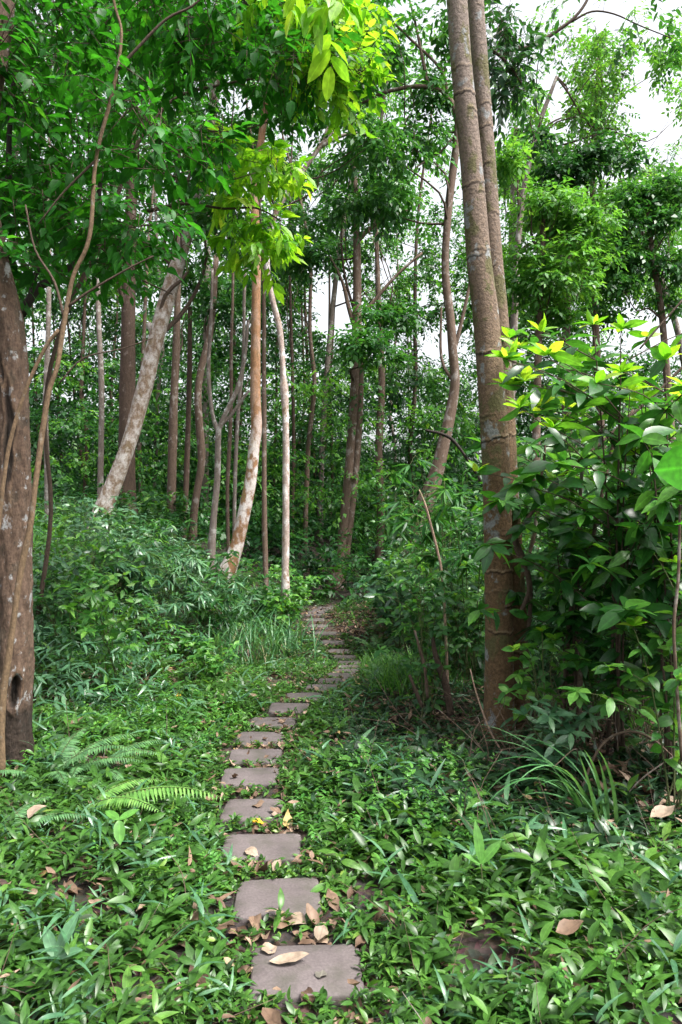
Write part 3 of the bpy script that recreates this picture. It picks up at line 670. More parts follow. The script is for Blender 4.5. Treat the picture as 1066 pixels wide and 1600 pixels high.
big_stem([(778, 1215, 78), (779, 1180, 60), (780, 1120, 49), (780, 1000, 43), (779, 900, 43), (776, 750, 44), (769, 625, 42), (760, 500, 40), (748, 400, 37.5), (736, 250, 34), (721, 100, 33), (714, 0, 32), (700, -150, 30), (684, -400, 27), (665, -800, 20)], 5.3, 1, "trunk")
big_stem([(815, 1200, 60), (812, 1140, 44), (808, 1000, 35), (803, 900, 33), (794, 750, 31), (788, 625, 30), (780, 500, 29), (771, 400, 28), (761, 250, 27), (750, 100, 26), (743, 0, 25.5), (735, -150, 24), (728, -400, 21), (722, -800, 15)], 5.5, 2, "trunk")

# ------------------------------------------------------------------ left edge tree and tan sapling
rt = empty("hollow_tree", (*P(25, 1180, 4.5)[:2], H(*P(25, 1180, 4.5)[:2])), "thick lichen spotted tree at the left edge with a dark hollow near its base", "tree")
W, r = trunk_px([(20, 1230, 84), (20, 1180, 64), (21, 1120, 54), (22, 1050, 54), (22, 900, 50), (24, 750, 47), (23, 640, 44), (18, 540, 42), (6, 460, 38), (-8, 400, 36), (-26, 300, 34), (-22, 200, 32), (-6, 100, 32), (4, 0, 34), (14, -120, 30), (20, -300, 24)], 4.5)
_rg = np.random.default_rng(4)
def scar(c, th):     # real hollow near the base, long peeled crack and bumps, pushed into the trunk's surface
    z = c[:, 2][:, None]; t = th[None]
    out = 1 + .06*np.sin(3*t + z*3) + .04*np.sin(5*t - z*6) + .03*np.sin(9*t + z*17) + .02*np.sin(13*t - z*29) + .25*smooth((.35-(z-P(0, 1200, 4.5)[2]))/.35)*np.maximum(0, np.sin(3*t+1)) + .018*_rg.standard_normal((len(c), len(th)))
    sc = np.zeros_like(out)
    def pit(zc, h, tc, w, dep, dark, lip):
        nonlocal out, sc
        tt = tc + .12*np.sin(z*9) + .07*np.sin(z*23)
        q_ = np.sqrt(((z-zc)/h)**2 + ((t-tt)/w)**2) + .06*np.sin(z*31 + t*9)
        ins = smooth((1.05-q_)/.3); out -= dep*ins; sc += dark*ins
        rim = np.exp(-((q_-1.2)/.16)**2); out += lip*rim; sc -= .6*rim
    pit(P(0, 1075, 4.5)[2], .11, 2.12, .3, .62, 1.6, .1)
    pit(P(0, 690, 4.5)[2], .36, 1.5, .42, .16, .95, .06)
    pit(P(0, 580, 4.5)[2], .1, 1.2, .2, .1, .8, .05)
    sc += .9*smooth((P(0, 1085, 4.5)[2] - z)/.12)*np.ones_like(t)      # root collar, darker towards the ground
    for k in range(16):
        zc = _rg.uniform(.5, 3.2); tc = _rg.uniform(.2, 2.9); q_ = ((z-zc)/.02)**2 + ((t-tc)/.12)**2; out += .06*np.exp(-q_); sc += .5*np.exp(-q_*.7)
    return out, sc
Tubes().add(W, r, seg=80, sub=26, prof=scar).build("trunk", B_left, rt)
sp = empty("tan_sapling", (*P(2, 1180, 4.2)[:2], H(*P(2, 1180, 4.2)[:2])), "slender tan sapling curving up in front of the hollow tree at left", "tree")
W2, r2 = trunk_px([(2, 1215, 15), (4, 1100, 13), (17, 1000, 11.5), (33, 890, 11), (47, 825, 11), (60, 720, 10), (75, 620, 9.5), (90, 570, 9), (101, 500, 8.5), (115, 430, 8), (140, 370, 7.5), (150, 250, 7), (172, 160, 6.5), (183, 110, 6), (190, 50, 5.5), (178, 0, 5), (170, -90, 4)], 4.2)
Tubes().add(W2, r2*.85, seg=12, sub=5, bump=.07, freq=9).build("trunk", B_sap, sp)
for b in ([(-6, 860, 6.5), (5, 760, 6.5), (16, 690, 6.5), (40, 610, 6), (70, 545, 6), (92, 515, 6)], [(101, 500, 5), (85, 440, 4), (55, 390, 3.2), (40, 320, 2.6)], [(183, 110, 5), (215, 75, 4.5), (260, 30, 4), (300, 10, 3.5), (330, -20, 3)],
          [(105, 480, 5), (140, 455, 4), (200, 420, 3), (240, 400, 2)], [(92, 600, 3), (130, 560, 2.4), (190, 545, 2), (240, 528, 1.6)], [(150, 250, 4), (100, 300, 3), (60, 350, 2)]):
    w_, r_ = trunk_px(b, 4.2); Tubes().add(w_, r_, seg=8, sub=4).build("branch", B_sap if b[0][2] > 6 else B_twig, sp)
# dark crooked shrub tree behind the sapling
tree("crooked_tree", "dark crooked small tree forking low behind the tan sapling at left", [(25, 520, 14), (35, 490, 14), (60, 450, 13), (95, 430, 12), (125, 395, 10), (150, 330, 8), (160, 260, 6)], 5.6, B_black,
     branches=[[(48, 465, 9), (55, 430, 8), (75, 410, 6), (105, 385, 5)], [(0, 330, 12), (12, 290, 10), (15, 200, 8), (25, 90, 7), (35, 0, 6)]])
CAN = []
rngc = np.random.default_rng(21)
def canopy_crown(root, name, mat, spec, L, asp, seed, T=T_MID, per=7, hang=.15, twig_mat=B_twig, tw=True, gap=True, lsf=2.6):
    rng = np.random.default_rng(seed); Lv = Leaves(); TB = Tubes(); tw = tw and sum(q_[5] for q_ in spec) > 45
    for (cx, cy_, cd, rx, ry, ns) in spec:
        C = P(cx, cy_, cd); Rv = np.array([rx*cd/F, .45*rx*cd/F + .25, ry*cd/F])
        a = sprays(rng, C, Rv, ns, per, L, asp, L*lsf, hang=hang, twigs=TB if tw else None, gap=gap, shell=3)
        if a is not None: Lv.add(*a)
    if TB.V: TB.build("twigs", twig_mat, root)
    return Lv.build(name, mat, T, root)
# sapling crown: a leafy mass over the left of the picture, many overlapping clumps
spec = []
for i in range(84):
    x = rngc.uniform(-120, 330); y = rngc.uniform(-110, 450 - max(0, x-110)*.75); d = rngc.uniform(4.4, 8.5)
    spec.append((x, y, d, rngc.uniform(55, 95), rngc.uniform(26, 44), 22))
canopy_crown(sp, "crown", M_canopy, spec[:46], .098, .25, 31)
r2_ = empty("leafy_sapling", (*P(330, 1000, 7.4)[:2], H(*P(330, 1000, 7.4)[:2])), "thin dark stemmed sapling whose deep green leaves fill the upper left", "tree")
w_, r_ = trunk_px([(60, 960, 8), (80, 800, 7), (70, 640, 7), (100, 500, 7), (165, 360, 7), (205, 245, 6), (240, 190, 5), (280, 150, 4.5), (350, 132, 4), (400, 122, 3)], 7.0); Tubes().add(w_, r_, seg=8, sub=4).build("trunk", B_twig, r2_)
for b in ([(205, 245, 4), (270, 275, 3), (340, 285, 2), (400, 270, 1.5)], [(225, 210, 4), (290, 205, 3), (370, 205, 2.5), (420, 190, 2)], [(150, 380, 4), (210, 430, 3), (270, 460, 2)]):
    w_, r_ = trunk_px(b, 7.0); Tubes().add(w_, r_, seg=6, sub=4).build("branch", B_twig, r2_)
canopy_crown(r2_, "crown", M_canopy, spec[46:], .095, .26, 32)
# overhanging branch at top centre with lime leaves
def canopy_branch(name, label, pts, d, spec, mat, L, asp, seed, T=T_MID, bark=B_twig, hang=.2, lname="leaves", per=7, gap=True, lsf=2.6):
    w_, r_ = trunk_px(pts, d); rt_ = empty(name, w_[0], label, "branch")
    Tubes().add(w_, r_, seg=8, sub=4).build("stem", bark, rt_)
    canopy_crown(rt_, lname, mat, spec, L, asp, seed, T, per, hang, bark, gap=gap, lsf=lsf); return rt_
spec = [(rngc.uniform(310, 570), rngc.uniform(-40, 150), rngc.uniform(5, 8), rngc.uniform(50, 80), rngc.uniform(24, 40), 22) for i in range(20)]
canopy_branch("overhanging_branch", "dark leafy branch hanging over the path from the top centre", [(300, -200, 9), (350, -60, 8), (400, 30, 6), (430, 110, 4), (440, 180, 2)], 6, spec, M_canopy, .098, .25, 33)
spec = [(rngc.uniform(450, 565), rngc.uniform(-50, 120), rngc.uniform(5.2, 6.2), 32, 26, 12) for i in range(15)] + [(540, 170, 5.6, 20, 24, 7), (460, 60, 5.6, 30, 20, 8), (435, -10, 5, 40, 25, 12)]
canopy_branch("lime_branch", "lime green leafy spray lit by the sky at the top centre", [(380, -150, 7), (430, -60, 6), (480, 20, 5), (515, 90, 3.5), (535, 150, 2)], 5.6, spec, M_bright, .095, .25, 34, gap=False, lsf=1.8)
spec = [(505, -12, 2.6, 26, 18, 5), (535, -4, 2.6, 22, 18, 4), (470, -50, 2.6, 40, 14, 3)]
canopy_branch("near_leaf_spray", "large close lime leaves drooping from the very top edge of the picture", [(470, -160, 5), (500, -70, 4), (515, -10, 3), (520, 40, 2)], 2.6, spec, M_bright, .1, .2, 35, T=T_BROAD, hang=.6, per=5, gap=False, lsf=.9)

# ------------------------------------------------------------------ the mid distance trees with distinct trunks
def C_(*a): return list(a)
tree("leaning_tree", "thick leaning trunk with white lichen patches on the left bank", [(150, 840, 34), (157, 812, 30), (168, 780, 27), (199, 700, 24), (226, 605, 24), (244, 530, 25), (258, 480, 25), (275, 420, 22), (292, 370, 18), (312, 290, 15), (330, 200, 12), (345, 60, 10)], 12.0, B_lich, seg=14, seed=1,
     branches=[[(246, 530, 14), (238, 515, 12), (232, 505, 9)]], crown=[(330, 330, 12, 90, 60, 160), (250, 200, 12, 130, 110, 240), (340, 80, 12, 120, 120, 200)], crown_mat=M_mid, leaf=(.13, .25))
tree("dark_tree", "thick dark trunk standing straight behind the leaning lichen trunk", [(200, 805, 34), (199, 780, 28), (198, 700, 26), (199, 600, 24), (201, 500, 22), (202, 400, 20), (206, 280, 16), (210, 100, 12)], 15, B_dark, seg=12, seed=2,
     crown=[(200, 240, 15, 130, 110, 220), (130, 380, 15, 100, 70, 160)], crown_mat=M_mid, leaf=(.13, .25))
tree("orange_tree", "slim curved trunk, orange brown above and white below, left of the path", [(352, 905, 32), (360, 880, 26), (371, 850, 21), (382, 800, 19.5), (392, 750, 18.5), (397, 700, 18), (401, 665, 17.5), (399, 610, 16), (400, 500, 14.5), (401, 400, 13.5), (398, 300, 12.5), (408, 220, 11), (416, 160, 10), (422, 60, 9), (430, -80, 7)], 11, B_orange, seg=16, seed=3, bump=.02,
     crown=[(400, 120, 11, 110, 90, 150), (450, 30, 11, 110, 90, 150), (330, 90, 11, 90, 70, 100)], crown_mat=M_mid, leaf=(.13, .25))
spec = [(400, 340, 7.5, 45, 20, 16), (372, 370, 7.5, 28, 18, 12), (440, 360, 7.5, 22, 26, 13), (415, 395, 7.5, 28, 14, 10), (420, 265, 7.5, 36, 24, 14), (455, 245, 7.5, 16, 26, 8), (365, 260, 7.5, 34, 26, 12), (350, 235, 7.5, 26, 22, 8), (405, 225, 7.5, 22, 14, 6), (345, 290, 7.5, 28, 18, 8)]
canopy_branch("yellow_leaf_branch", "drooping branch of yellow green young leaves in front of the orange trunk", [(230, 330, 7), (290, 318, 5), (350, 326, 4), (400, 325, 3), (440, 345, 2)], 7.5, spec, M_bright, .165, .2, 36, gap=False, hang=.45, lsf=1.1)
tree("kinked_tree", "thin pale mottled trunk with a kink half way, right of the orange trunk", [(446, 910, 14), (446, 885, 11.5), (447, 800, 11), (447, 700, 10.5), (446, 640, 10.5), (444, 605, 12.5), (443, 590, 9.5), (438, 520, 9), (425, 465, 9), (419, 430, 9), (418, 390, 9), (432, 330, 9), (466, 278, 8.5), (500, 230, 7), (520, 205, 5)], 12, B_pale, seg=12, seed=4, bump=.05, freq=5,
     branches=[[(500, 230, 6), (530, 214, 5.5), (560, 208, 4), (600, 220, 3)], [(505, 225, 5), (510, 205, 4), (520, 185, 3)]],
     crown=[(540, 190, 12, 100, 60, 120), (500, 60, 12, 100, 90, 100)], crown_mat=M_mid, leaf=(.13, .25))
tree("twin_stem_tree", "tall dark tree with two close leaning stems at the far bend of the path", [(526, 905, 26), (531, 880, 20), (540, 800, 16), (547, 720, 15), (555, 600, 15), (558, 500, 15), (558, 400, 12), (556, 320, 10), (553, 250, 8), (550, 120, 6)], 18, B_mid, seg=12, seed=5, bump=.03,
     stems=[[(538, 880, 14), (549, 800, 12), (557, 720, 11.5), (562, 640, 11), (563, 560, 10), (560, 510, 8)]],
     branches=[[(558, 378, 8), (575, 360, 7), (600, 342, 5.5), (640, 328, 3.5)], [(557, 520, 8), (545, 480, 7), (535, 440, 5), (515, 400, 4)], [(560, 500, 6), (585, 470, 6), (620, 430, 5), (660, 395, 3.5)]],
     crown=[(560, 270, 18, 90, 70, 150), (610, 320, 18, 80, 60, 140), (500, 350, 18, 70, 60, 120), (570, 130, 18, 120, 80, 220), (600, 480, 17, 50, 36, 110), (585, 545, 16, 70, 35, 170), (470, 400, 18, 40, 40, 80)], crown_mat=M_mid, leaf=(.17, .25))
tree("bent_tree", "pale bare trunk rising behind the big ringed tree and bending left", [(660, 800, 30), (672, 770, 26), (686, 725, 22), (703, 650, 17), (711, 600, 15), (708, 555, 15), (704, 500, 14), (696, 425, 12), (699, 350, 12), (706, 280, 12), (716, 205, 12), (712, 175, 12), (695, 148, 10), (672, 137, 8), (640, 136, 6), (600, 145, 5), (565, 162, 4)], 13, B_mid, seg=12, seed=6, bump=.03,
     branches=[[(708, 555, 8), (722, 500, 6), (735, 440, 5), (745, 380, 4)], [(670, 137, 6), (660, 90, 5), (650, 40, 4), (640, 0, 3)], [(700, 155, 6), (690, 110, 5), (640, 60, 4), (600, 20, 3)], [(711, 600, 6), (690, 560, 5), (690, 480, 3)]],
     crown=[(620, 230, 13, 90, 70, 190), (600, 330, 13, 80, 60, 120), (570, 100, 13, 70, 60, 80), (650, 170, 13, 60, 60, 100), (640, 60, 13, 90, 50, 110), (690, 20, 13, 60, 40, 100)], crown_mat=M_mid, leaf=(.15, .22), hang=.3)
tree("brown_trunk_tree", "straight brown trunk left of the forked tree on the left bank", [(267, 830, 17), (268, 780, 15), (270, 700, 14), (272, 620, 13), (275, 560, 12), (278, 450, 10), (280, 300, 8)], 16, B_mid, seed=7, crown=[(285, 430, 17, 70, 40, 90)], crown_mat=M_mid)
tree("slim_trunk_tree", "slim dark trunk just right of the straight brown trunk", [(288, 830, 9), (290, 780, 9), (293, 700, 8.5), (296, 600, 8), (297, 480, 7)], 17, B_dark, seed=8)
tree("wavy_tree", "wavy grey trunk between the slim dark trunk and the forked tree", [(302, 820, 13), (306, 780, 12), (315, 720, 12), (310, 640, 12), (312, 590, 11), (325, 535, 11), (333, 480, 10), (338, 400, 8)], 16, B_mid, seed=9, crown=[(330, 450, 17, 60, 40, 90)], crown_mat=M_mid)
tree("forked_tree", "forked grey trunk with a wide open fork, left of the orange trunk", [(331, 850, 13), (335, 800, 10.5), (340, 740, 9.5), (341, 680, 9.5), (345, 664, 9), (358, 635, 7.5), (372, 605, 7), (382, 560, 6), (388, 500, 5)], 14, B_grey, seed=10, seg=10,
     branches=[[(341, 676, 8), (332, 645, 6.5), (326, 580, 6), (330, 500, 5), (332, 420, 4)], [(345, 664, 6), (360, 650, 5), (378, 625, 5), (390, 610, 4)]])
for i, (pts, d, bk, lab) in enumerate([
    ([(357, 850, 6), (359, 760, 6), (359, 650, 6), (360, 540, 5)], 15, B_mid, "thin dark pole trunk between the forked tree and the orange trunk"),
    ([(366, 840, 6), (370, 740, 6), (374, 640, 6), (376, 560, 5), (380, 440, 5)], 15, B_grey, "thin pale pole trunk just left of the orange trunk"),
    ([(415, 890, 9), (413, 800, 8), (411, 680, 7.5), (410, 590, 7), (412, 470, 6)], 13, B_mid, "thin brown trunk between the orange trunk and the kinked pale trunk"),
    ([(593, 850, 13), (594, 800, 12.5), (595, 700, 11.5), (596, 600, 11), (597, 500, 9), (592, 400, 7)], 20, B_mid, "straight brown trunk right of the twin stemmed dark tree"),
    ([(476, 880, 9), (478, 800, 8), (484, 700, 7.5), (488, 600, 7), (487, 520, 6)], 20, B_mid, "thin brown trunk right of the kinked pale trunk"),
    ([(456, 850, 6), (457, 700, 5.5), (456, 560, 5), (453, 450, 4)], 20, B_dark, "thin dark trunk close behind the kinked pale trunk"),
    ([(157, 760, 10), (156, 700, 9), (155, 600, 9), (157, 480, 8)], 18, B_grey, "pale grey trunk at far left between the saplings and the leaning trunk"),
    ([(224, 810, 8), (222, 720, 8), (221, 640, 7), (224, 520, 6)], 21, B_mid, "thin trunk right of the thick dark trunk"),
    ([(241, 810, 8), (243, 720, 7), (245, 620, 6), (250, 520, 6)], 23, B_grey, "thin pale trunk left of the straight brown trunk"),
    ([(133, 770, 7), (134, 680, 7), (131, 560, 6)], 22, B_dark, "thin dark trunk at far left behind the green saplings"),
    ([(74, 740, 9), (76, 640, 9), (74, 520, 8), (78, 400, 7)], 14, B_grey, "pale slim trunk just right of the tan sapling"),
    ([(646, 800, 8), (645, 700, 7), (648, 600, 7), (650, 480, 6)], 24, B_dark, "dim slim trunk in the wood left of the bent trunk"),
    ([(510, 870, 5), (512, 760, 5), (515, 640, 5), (514, 540, 4)], 26, B_dark, "dim thin pole left of the twin stemmed dark tree"),
    ([(617, 800, 5), (618, 700, 5), (616, 600, 4)], 28, B_grey, "faint pole trunk far off right of the straight brown trunk"),
    ([(468, 860, 4), (466, 740, 4), (470, 620, 4)], 26, B_mid, "faint far pole trunk right of the kinked pale trunk"),
    ([(430, 850, 4), (429, 740, 4), (432, 630, 4), (430, 520, 3)], 25, B_dark, "faint far pole trunk left of the kinked pale trunk"),
    ([(176, 760, 5), (178, 660, 5), (177, 560, 4)], 26, B_mid, "faint far pole trunk left of the leaning lichen trunk"),
    ]):
    rw = np.random.default_rng(900+i); pts = [(a+rw.normal()*(3 if 0 < q_ else 0), b, c) for q_, (a, b, c) in enumerate(pts)]
    if len(pts) == 3: pts.insert(2, ((pts[1][0]+pts[2][0])/2 + rw.normal()*4, (pts[1][1]+pts[2][1])/2, pts[1][2]))
    px_, py_, pw_ = pts[-1]; pts += [(px_ + rw.normal()*10, py_-150, pw_*.75), (px_ + rw.normal()*22, py_-330, pw_*.45)]
    tree("pole_tree", lab, pts, d, bk, seed=40+i, group="slim trunks in the wood", crown=[(pts[-2][0], pts[-2][1]+60, d+1, 55, 60, 60), (pts[-1][0], pts[-1][1]+60, d+1, 70, 60, 60)], crown_mat=M_mid if i % 2 else M_dark, leaf=(.16, .26), seg=8)
tree("slanting_tree", "pale slanting trunk high at the upper left behind the canopy", [(-40, 480, 12, 8.), (-10, 380, 12, 8.), (5, 300, 12, 8.), (22, 240, 12, 8.), (42, 185, 12, 8.), (66, 120, 12, 8.), (92, 75, 11, 8.), (110, 45, 9, 8.), (125, -30, 8, 8.)], 8, B_grey, seed=70)
tree("gap_tree", "grey trunk showing in a gap of the canopy at upper left", [(322, 560, 10), (324, 400, 10), (325, 280, 9.5), (329, 200, 9), (334, 120, 8), (340, 0, 7)], 22, B_grey, seed=71, crown=[(320, 60, 22, 90, 70, 160)], crown_mat=M_mid, leaf=(.16, .26))

# right hand trees: open crowns against the white sky
def rtree(label, pts, d, clumps, mat, seed, leaf, bark=B_mid, branches=(), hang=0., nm="broadleaf_tree"):
    return tree(nm, label, pts, d, bark, seed=seed, crown=clumps, crown_mat=mat, leaf=leaf, branches=branches, hang=hang)
rtree("tall airy pale green tree against the sky at upper right", [(945, 900, 16), (940, 700, 13), (930, 500, 11), (925, 350, 9), (930, 200, 7), (935, 80, 4)], 20,
      [(930, 110, 20, 42, 52, 150), (905, 180, 20, 48, 36, 120), (955, 210, 20, 40, 28, 80), (925, 255, 20, 62, 36, 120), (905, 330, 20, 60, 40, 100), (1048, 85, 19, 30, 60, 70)], M_pale, 80, (.16, .25))
rtree("dark leaved tree in the middle of the upper right", [(880, 900, 18), (885, 700, 15), (885, 500, 12), (895, 350, 9), (905, 260, 6)], 16,
      [(905, 238, 16, 40, 28, 110), (900, 275, 16, 48, 30, 140), (965, 255, 16, 32, 30, 70), (855, 215, 16, 30, 16, 40)], M_dark, 81, (.15, .26))
rtree("bushy mid green tree right of the big ringed trunks", [(835, 900, 16), (838, 700, 13), (842, 520, 11), (848, 400, 8), (850, 300, 5)], 14,
      [(850, 330, 14, 64, 66, 300), (830, 430, 14, 56, 60, 240), (890, 420, 14, 58, 50, 200), (850, 505, 14, 60, 26, 110), (800, 250, 14, 30, 60, 110), (905, 360, 14, 44, 36, 110)], M_pale, 82, (.13, .25))
rtree("bushy tree at the right edge below the open sky", [(1060, 900, 16), (1050, 700, 13), (1035, 500, 10), (1020, 400, 8), (1010, 300, 5)], 15,
      [(1010, 305, 15, 52, 34, 170), (1000, 380, 15, 66, 44, 240), (1045, 410, 15, 50, 44, 170), (960, 420, 15, 46, 40, 120), (1050, 320, 15, 36, 50, 120), (960, 490, 15, 50, 18, 50), (1055, 470, 15, 30, 20, 40)], M_mid, 83, (.13, .25))
rtree("pale tree filling behind the upper right crowns", [(800, 900, 16), (800, 650, 14), (800, 400, 11), (805, 200, 7)], 24,
      [(800, 220, 24, 55, 70, 190), (840, 270, 24, 60, 60, 190), (960, 340, 24, 90, 60, 260), (880, 470, 24, 120, 60, 360), (820, 100, 24, 40, 60, 70), (1060, 150, 24, 22, 70, 60), (1030, 350, 24, 60, 70, 240), (930, 400, 24, 90, 60, 260), (1010, 450, 24, 60, 30, 120), (790, 400, 24, 60, 90, 220)], M_pale, 84, (.18, .26), bark=B_grey)
canopy_branch("pinnate_branch", "dark hanging leaf sprays just right of the twin trunks at the top", [(715, 60, 7), (760, 75, 6), (790, 95, 4), (815, 130, 2)], 9,
      [(790, 70, 9, 34, 50, 30), (800, 115, 9, 34, 36, 28), (780, 20, 9, 40, 30, 22), (800, 150, 9, 18, 12, 8), (770, 110, 9, 18, 36, 14)], M_dark, .14, .2, 37, hang=.5, gap=False)
canopy_branch("bare_limb", "dark crooked limb crossing the white sky at the upper right", [(795, 60, 6), (812, 76, 7), (830, 72, 7), (850, 62, 6.5), (875, 45, 6), (895, 30, 5), (915, 5, 4.5), (935, -40, 4)], 10,
      [(880, 15, 10, 50, 16, 14), (1000, 25, 10, 60, 20, 16), (1060, 60, 10, 14, 40, 12)], M_mid, .11, .25, 38)
canopy_branch("fine_limb", "fine dark twig arching right from the crooked limb against the sky", [(893, 34, 4), (925, 18, 3), (960, 22, 2.4), (1000, 40, 2), (1050, 60, 1.5)], 10, [(1000, 45, 10, 50, 14, 8)], M_pale, .09, .25, 39)

def airy(label, pts, d, spec, mat, seed, leaf, bark=B_grey, branches=()):
    rt_ = tree("airy_tree", label, pts, d, bark, seed=seed, branches=branches); rng = np.random.default_rng(seed*7); Lv = Leaves(); TB = Tubes(); W, r = trunk_px(pts, d)
    for (cx, cy_, cd, rx, ry, ns) in spec:
        C = P(cx, cy_, cd); a = sprays(rng, C, np.array([rx, rx*.8, ry])*cd/F, ns, 7, leaf[0], leaf[1], leaf[0]*2.8, shell=3, twigs=TB, tr=.005)
        if a is not None: Lv.add(*a)
        branch_to(TB, W[rng.integers(len(W)//2, len(W))], C, .03, .008, rng, sag=-.06, seg=5)
    TB.build("limbs", B_twig, rt_); Lv.build("crown", mat, T_FAR, rt_); return rt_
airy("leaning airy tree whose thin crown closes the gap under the open sky at right", [(1120, 900, 14), (1090, 700, 12), (1060, 520, 10), (1010, 380, 8), (970, 280, 5)], 19, [(930, 320, 19, 110, 70, 240), (1020, 330, 19, 80, 70, 200), (880, 400, 19, 90, 70, 220), (980, 430, 19, 90, 45, 160), (840, 300, 19, 60, 80, 160), (1040, 260, 19, 40, 34, 50)], M_pale, 90, (.13, .26))
airy("airy crowned tree behind the crooked limb at the upper right", [(790, 900, 14), (800, 600, 12), (812, 350, 10), (835, 220, 8), (870, 120, 5)], 18, [(900, 150, 18, 60, 80, 110), (830, 180, 18, 56, 60, 90), (940, 100, 18, 44, 50, 70), (1000, 60, 18, 70, 34, 60), (850, 60, 18, 50, 40, 50), (985, 240, 18, 56, 44, 60), (965, 160, 18, 44, 60, 60), (1052, 190, 18, 34, 60, 40), (930, 40, 18, 60, 30, 40)], M_pale, 91, (.12, .26))
airy("thin crowned tree closing the view left of the bent trunk", [(500, 900, 10), (503, 700, 9), (520, 480, 8), (540, 330, 6), (560, 220, 4)], 22, [(480, 330, 22, 70, 60, 130), (610, 430, 22, 70, 60, 130), (640, 500, 22, 60, 40, 100), (450, 430, 22, 40, 60, 90), (560, 360, 22, 60, 50, 100), (600, 570, 22, 90, 40, 140), (690, 400, 22, 50, 90, 130)], M_mid, 92, (.15, .26))
# ------------------------------------------------------------------ far wood as one mass
rng = np.random.default_rng(50); Lv = Leaves(); Ld = Leaves(); Lp = Leaves(); TB = Tubes()
for i in range(1500):
    d = rng.uniform(21, 46); px = rng.uniform(-150, 1200)
    py = rng.uniform(440, 890) if rng.random() < .72 else rng.uniform(60, 450)
    if px > 940 and 465 < py < 550: continue
    if px > 860 and py < 270: continue
    if py < 260 and px > 760: continue
    if py < 560 and px > 420 and rng.random() < .45: continue
    C = P(px, py, d)
    if C[2] < H(C[0], C[1]): continue
    Rv = np.array([rng.uniform(.8, 1.8), 1.2, rng.uniform(.4, .9)])
    a = sprays(rng, C, Rv, 42, 6, .19, .27, .5)
    if a is not None: (Ld if rng.random() < (.78 if py > 500 else .25) else (Lv if rng.random() < .5 else Lp)).add(*a)  # more dark leaves low down: the wood's shade put into leaf colour
for i in range(230):
    d = rng.uniform(17.5, 25); px = rng.uniform(40, 730); py = rng.uniform(560, 850); C = P(px, py, d)
    a = sprays(rng, C, np.array([rng.uniform(.4, 1.1), .6, rng.uniform(.18, .4)]), 16, 6, .14, .27, .4)
    if a is not None: (Lp if rng.random() < .45 else Lv).add(*a)
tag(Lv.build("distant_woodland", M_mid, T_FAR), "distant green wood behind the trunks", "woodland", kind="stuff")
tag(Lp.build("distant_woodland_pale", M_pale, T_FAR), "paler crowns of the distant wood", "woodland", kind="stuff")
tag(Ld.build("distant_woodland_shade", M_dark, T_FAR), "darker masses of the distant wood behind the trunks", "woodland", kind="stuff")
for i in range(12):
    d = rng.uniform(24, 40); px = rng.uniform(60, 720); b = P(px, 870, d); b[2] = H(b[0], b[1]) - .2
    h = rng.uniform(9, 14); lean = rng.standard_normal(2)*.9
    TB.add([b, b+[lean[0]*.6, lean[1]*.4, h*.4], b+[lean[0], lean[1], h]], [rng.uniform(.05, .12), .06, .03], seg=7, sub=4, bump=.03)
tag(TB.build("distant_trunks", B_dark), "thin trunks of the distant wood", "woodland", kind="stuff")
# low undergrowth that reads as one mass
def undergrowth(name, label, n, f, hlo, hhi, mats, seed, L=.1, asp=.22, ns=20, T=T_MID):
    rng = np.random.default_rng(seed); Ls = [Leaves() for m in mats]
    x, y, sc = f(rng, n)
    for i in range(len(x)):
        h = rng.uniform(hlo, hhi)*sc[i]; C = np.array([x[i], y[i], H(x[i], y[i]) + h*.45])
        a = sprays(rng, C, [.3+.3*h, .3+.3*h, h*.55], ns, 6, L*rng.uniform(.75, 1.25), asp*rng.uniform(.7, 1.25), L*2.2, gap=False, droop=.2, shell=4)
        Ls[rng.integers(len(mats))].add(*a)
    for k, (L_, m) in enumerate(zip(Ls, mats)): tag(L_.build(name, m, T), label, "undergrowth", kind="stuff")
def f_lbank(rng, n):
    y = rng.uniform(7.2, 15, n); x = path_x(y) - rng.uniform(1.0, 6.5, n)**1.0; sc = .35+.65*smooth((path_x(y)-x-1.0)/1.6)
    k = ~((x > -2.9) & (x < -1.3) & (y < 9.0) & (rng.random(n) < .85)) & ~((x > -1.9) & (y < 10.6)); return x[k], y[k], sc[k]
undergrowth("bank_undergrowth", "leafy undergrowth on the left bank", 190, f_lbank, .35, 1.0, [M_teal, M_mid, M_teal, M_pale], 61, L=.13, asp=.11, T=T_LANCE)
def f_front(rng, n):
    y = rng.uniform(5.9, 8.6, n); x = -rng.uniform(1.55, 4.2, n) - .12*(y-6); return x, y, .55 + .45*smooth((-x-1.7)/1.2)
undergrowth("bank_undergrowth_front", "feathery blue green undergrowth at the foot of the left bank", 62, f_front, .3, .95, [M_teal, M_pale, M_teal], 66, L=.1, asp=.12, T=T_LANCE)
def f_right(rng, n):
    y = rng.uniform(6.4, 15, n); x = path_x(y) + rng.uniform(.95, 6.5, n) + .5*smooth((y-9)/1.5); sc = .3+.7*smooth((x-path_x(y)-.9)/1.3); return x, y, sc
undergrowth("right_undergrowth", "dark leafy undergrowth right of the path", 190, f_right, .4, 1.5, [M_dark, M_mid, M_teal], 62, L=.11, asp=.22)
def f_far(rng, n):
    y = rng.uniform(15.4, 30, n); x = rng.uniform(-.6, .6, n)*y; return x, y, np.ones(n)
undergrowth("far_undergrowth", "low shady undergrowth of the wood beyond the path", 420, f_far, .6, 1.6, [M_dark, M_mid, M_dark], 63, L=.15, asp=.24, T=T_FAR)
def f_far2(rng, n):
    y = rng.uniform(30, 50, n); x = rng.uniform(-.62, .62, n)*y; return x, y, np.ones(n)
undergrowth("far_thicket", "dim thicket closing the view deep in the wood", 230, f_far2, 2.5, 7.5, [M_dark, M_dark, M_mid], 65, L=.3, asp=.28, T=T_FAR, ns=60)
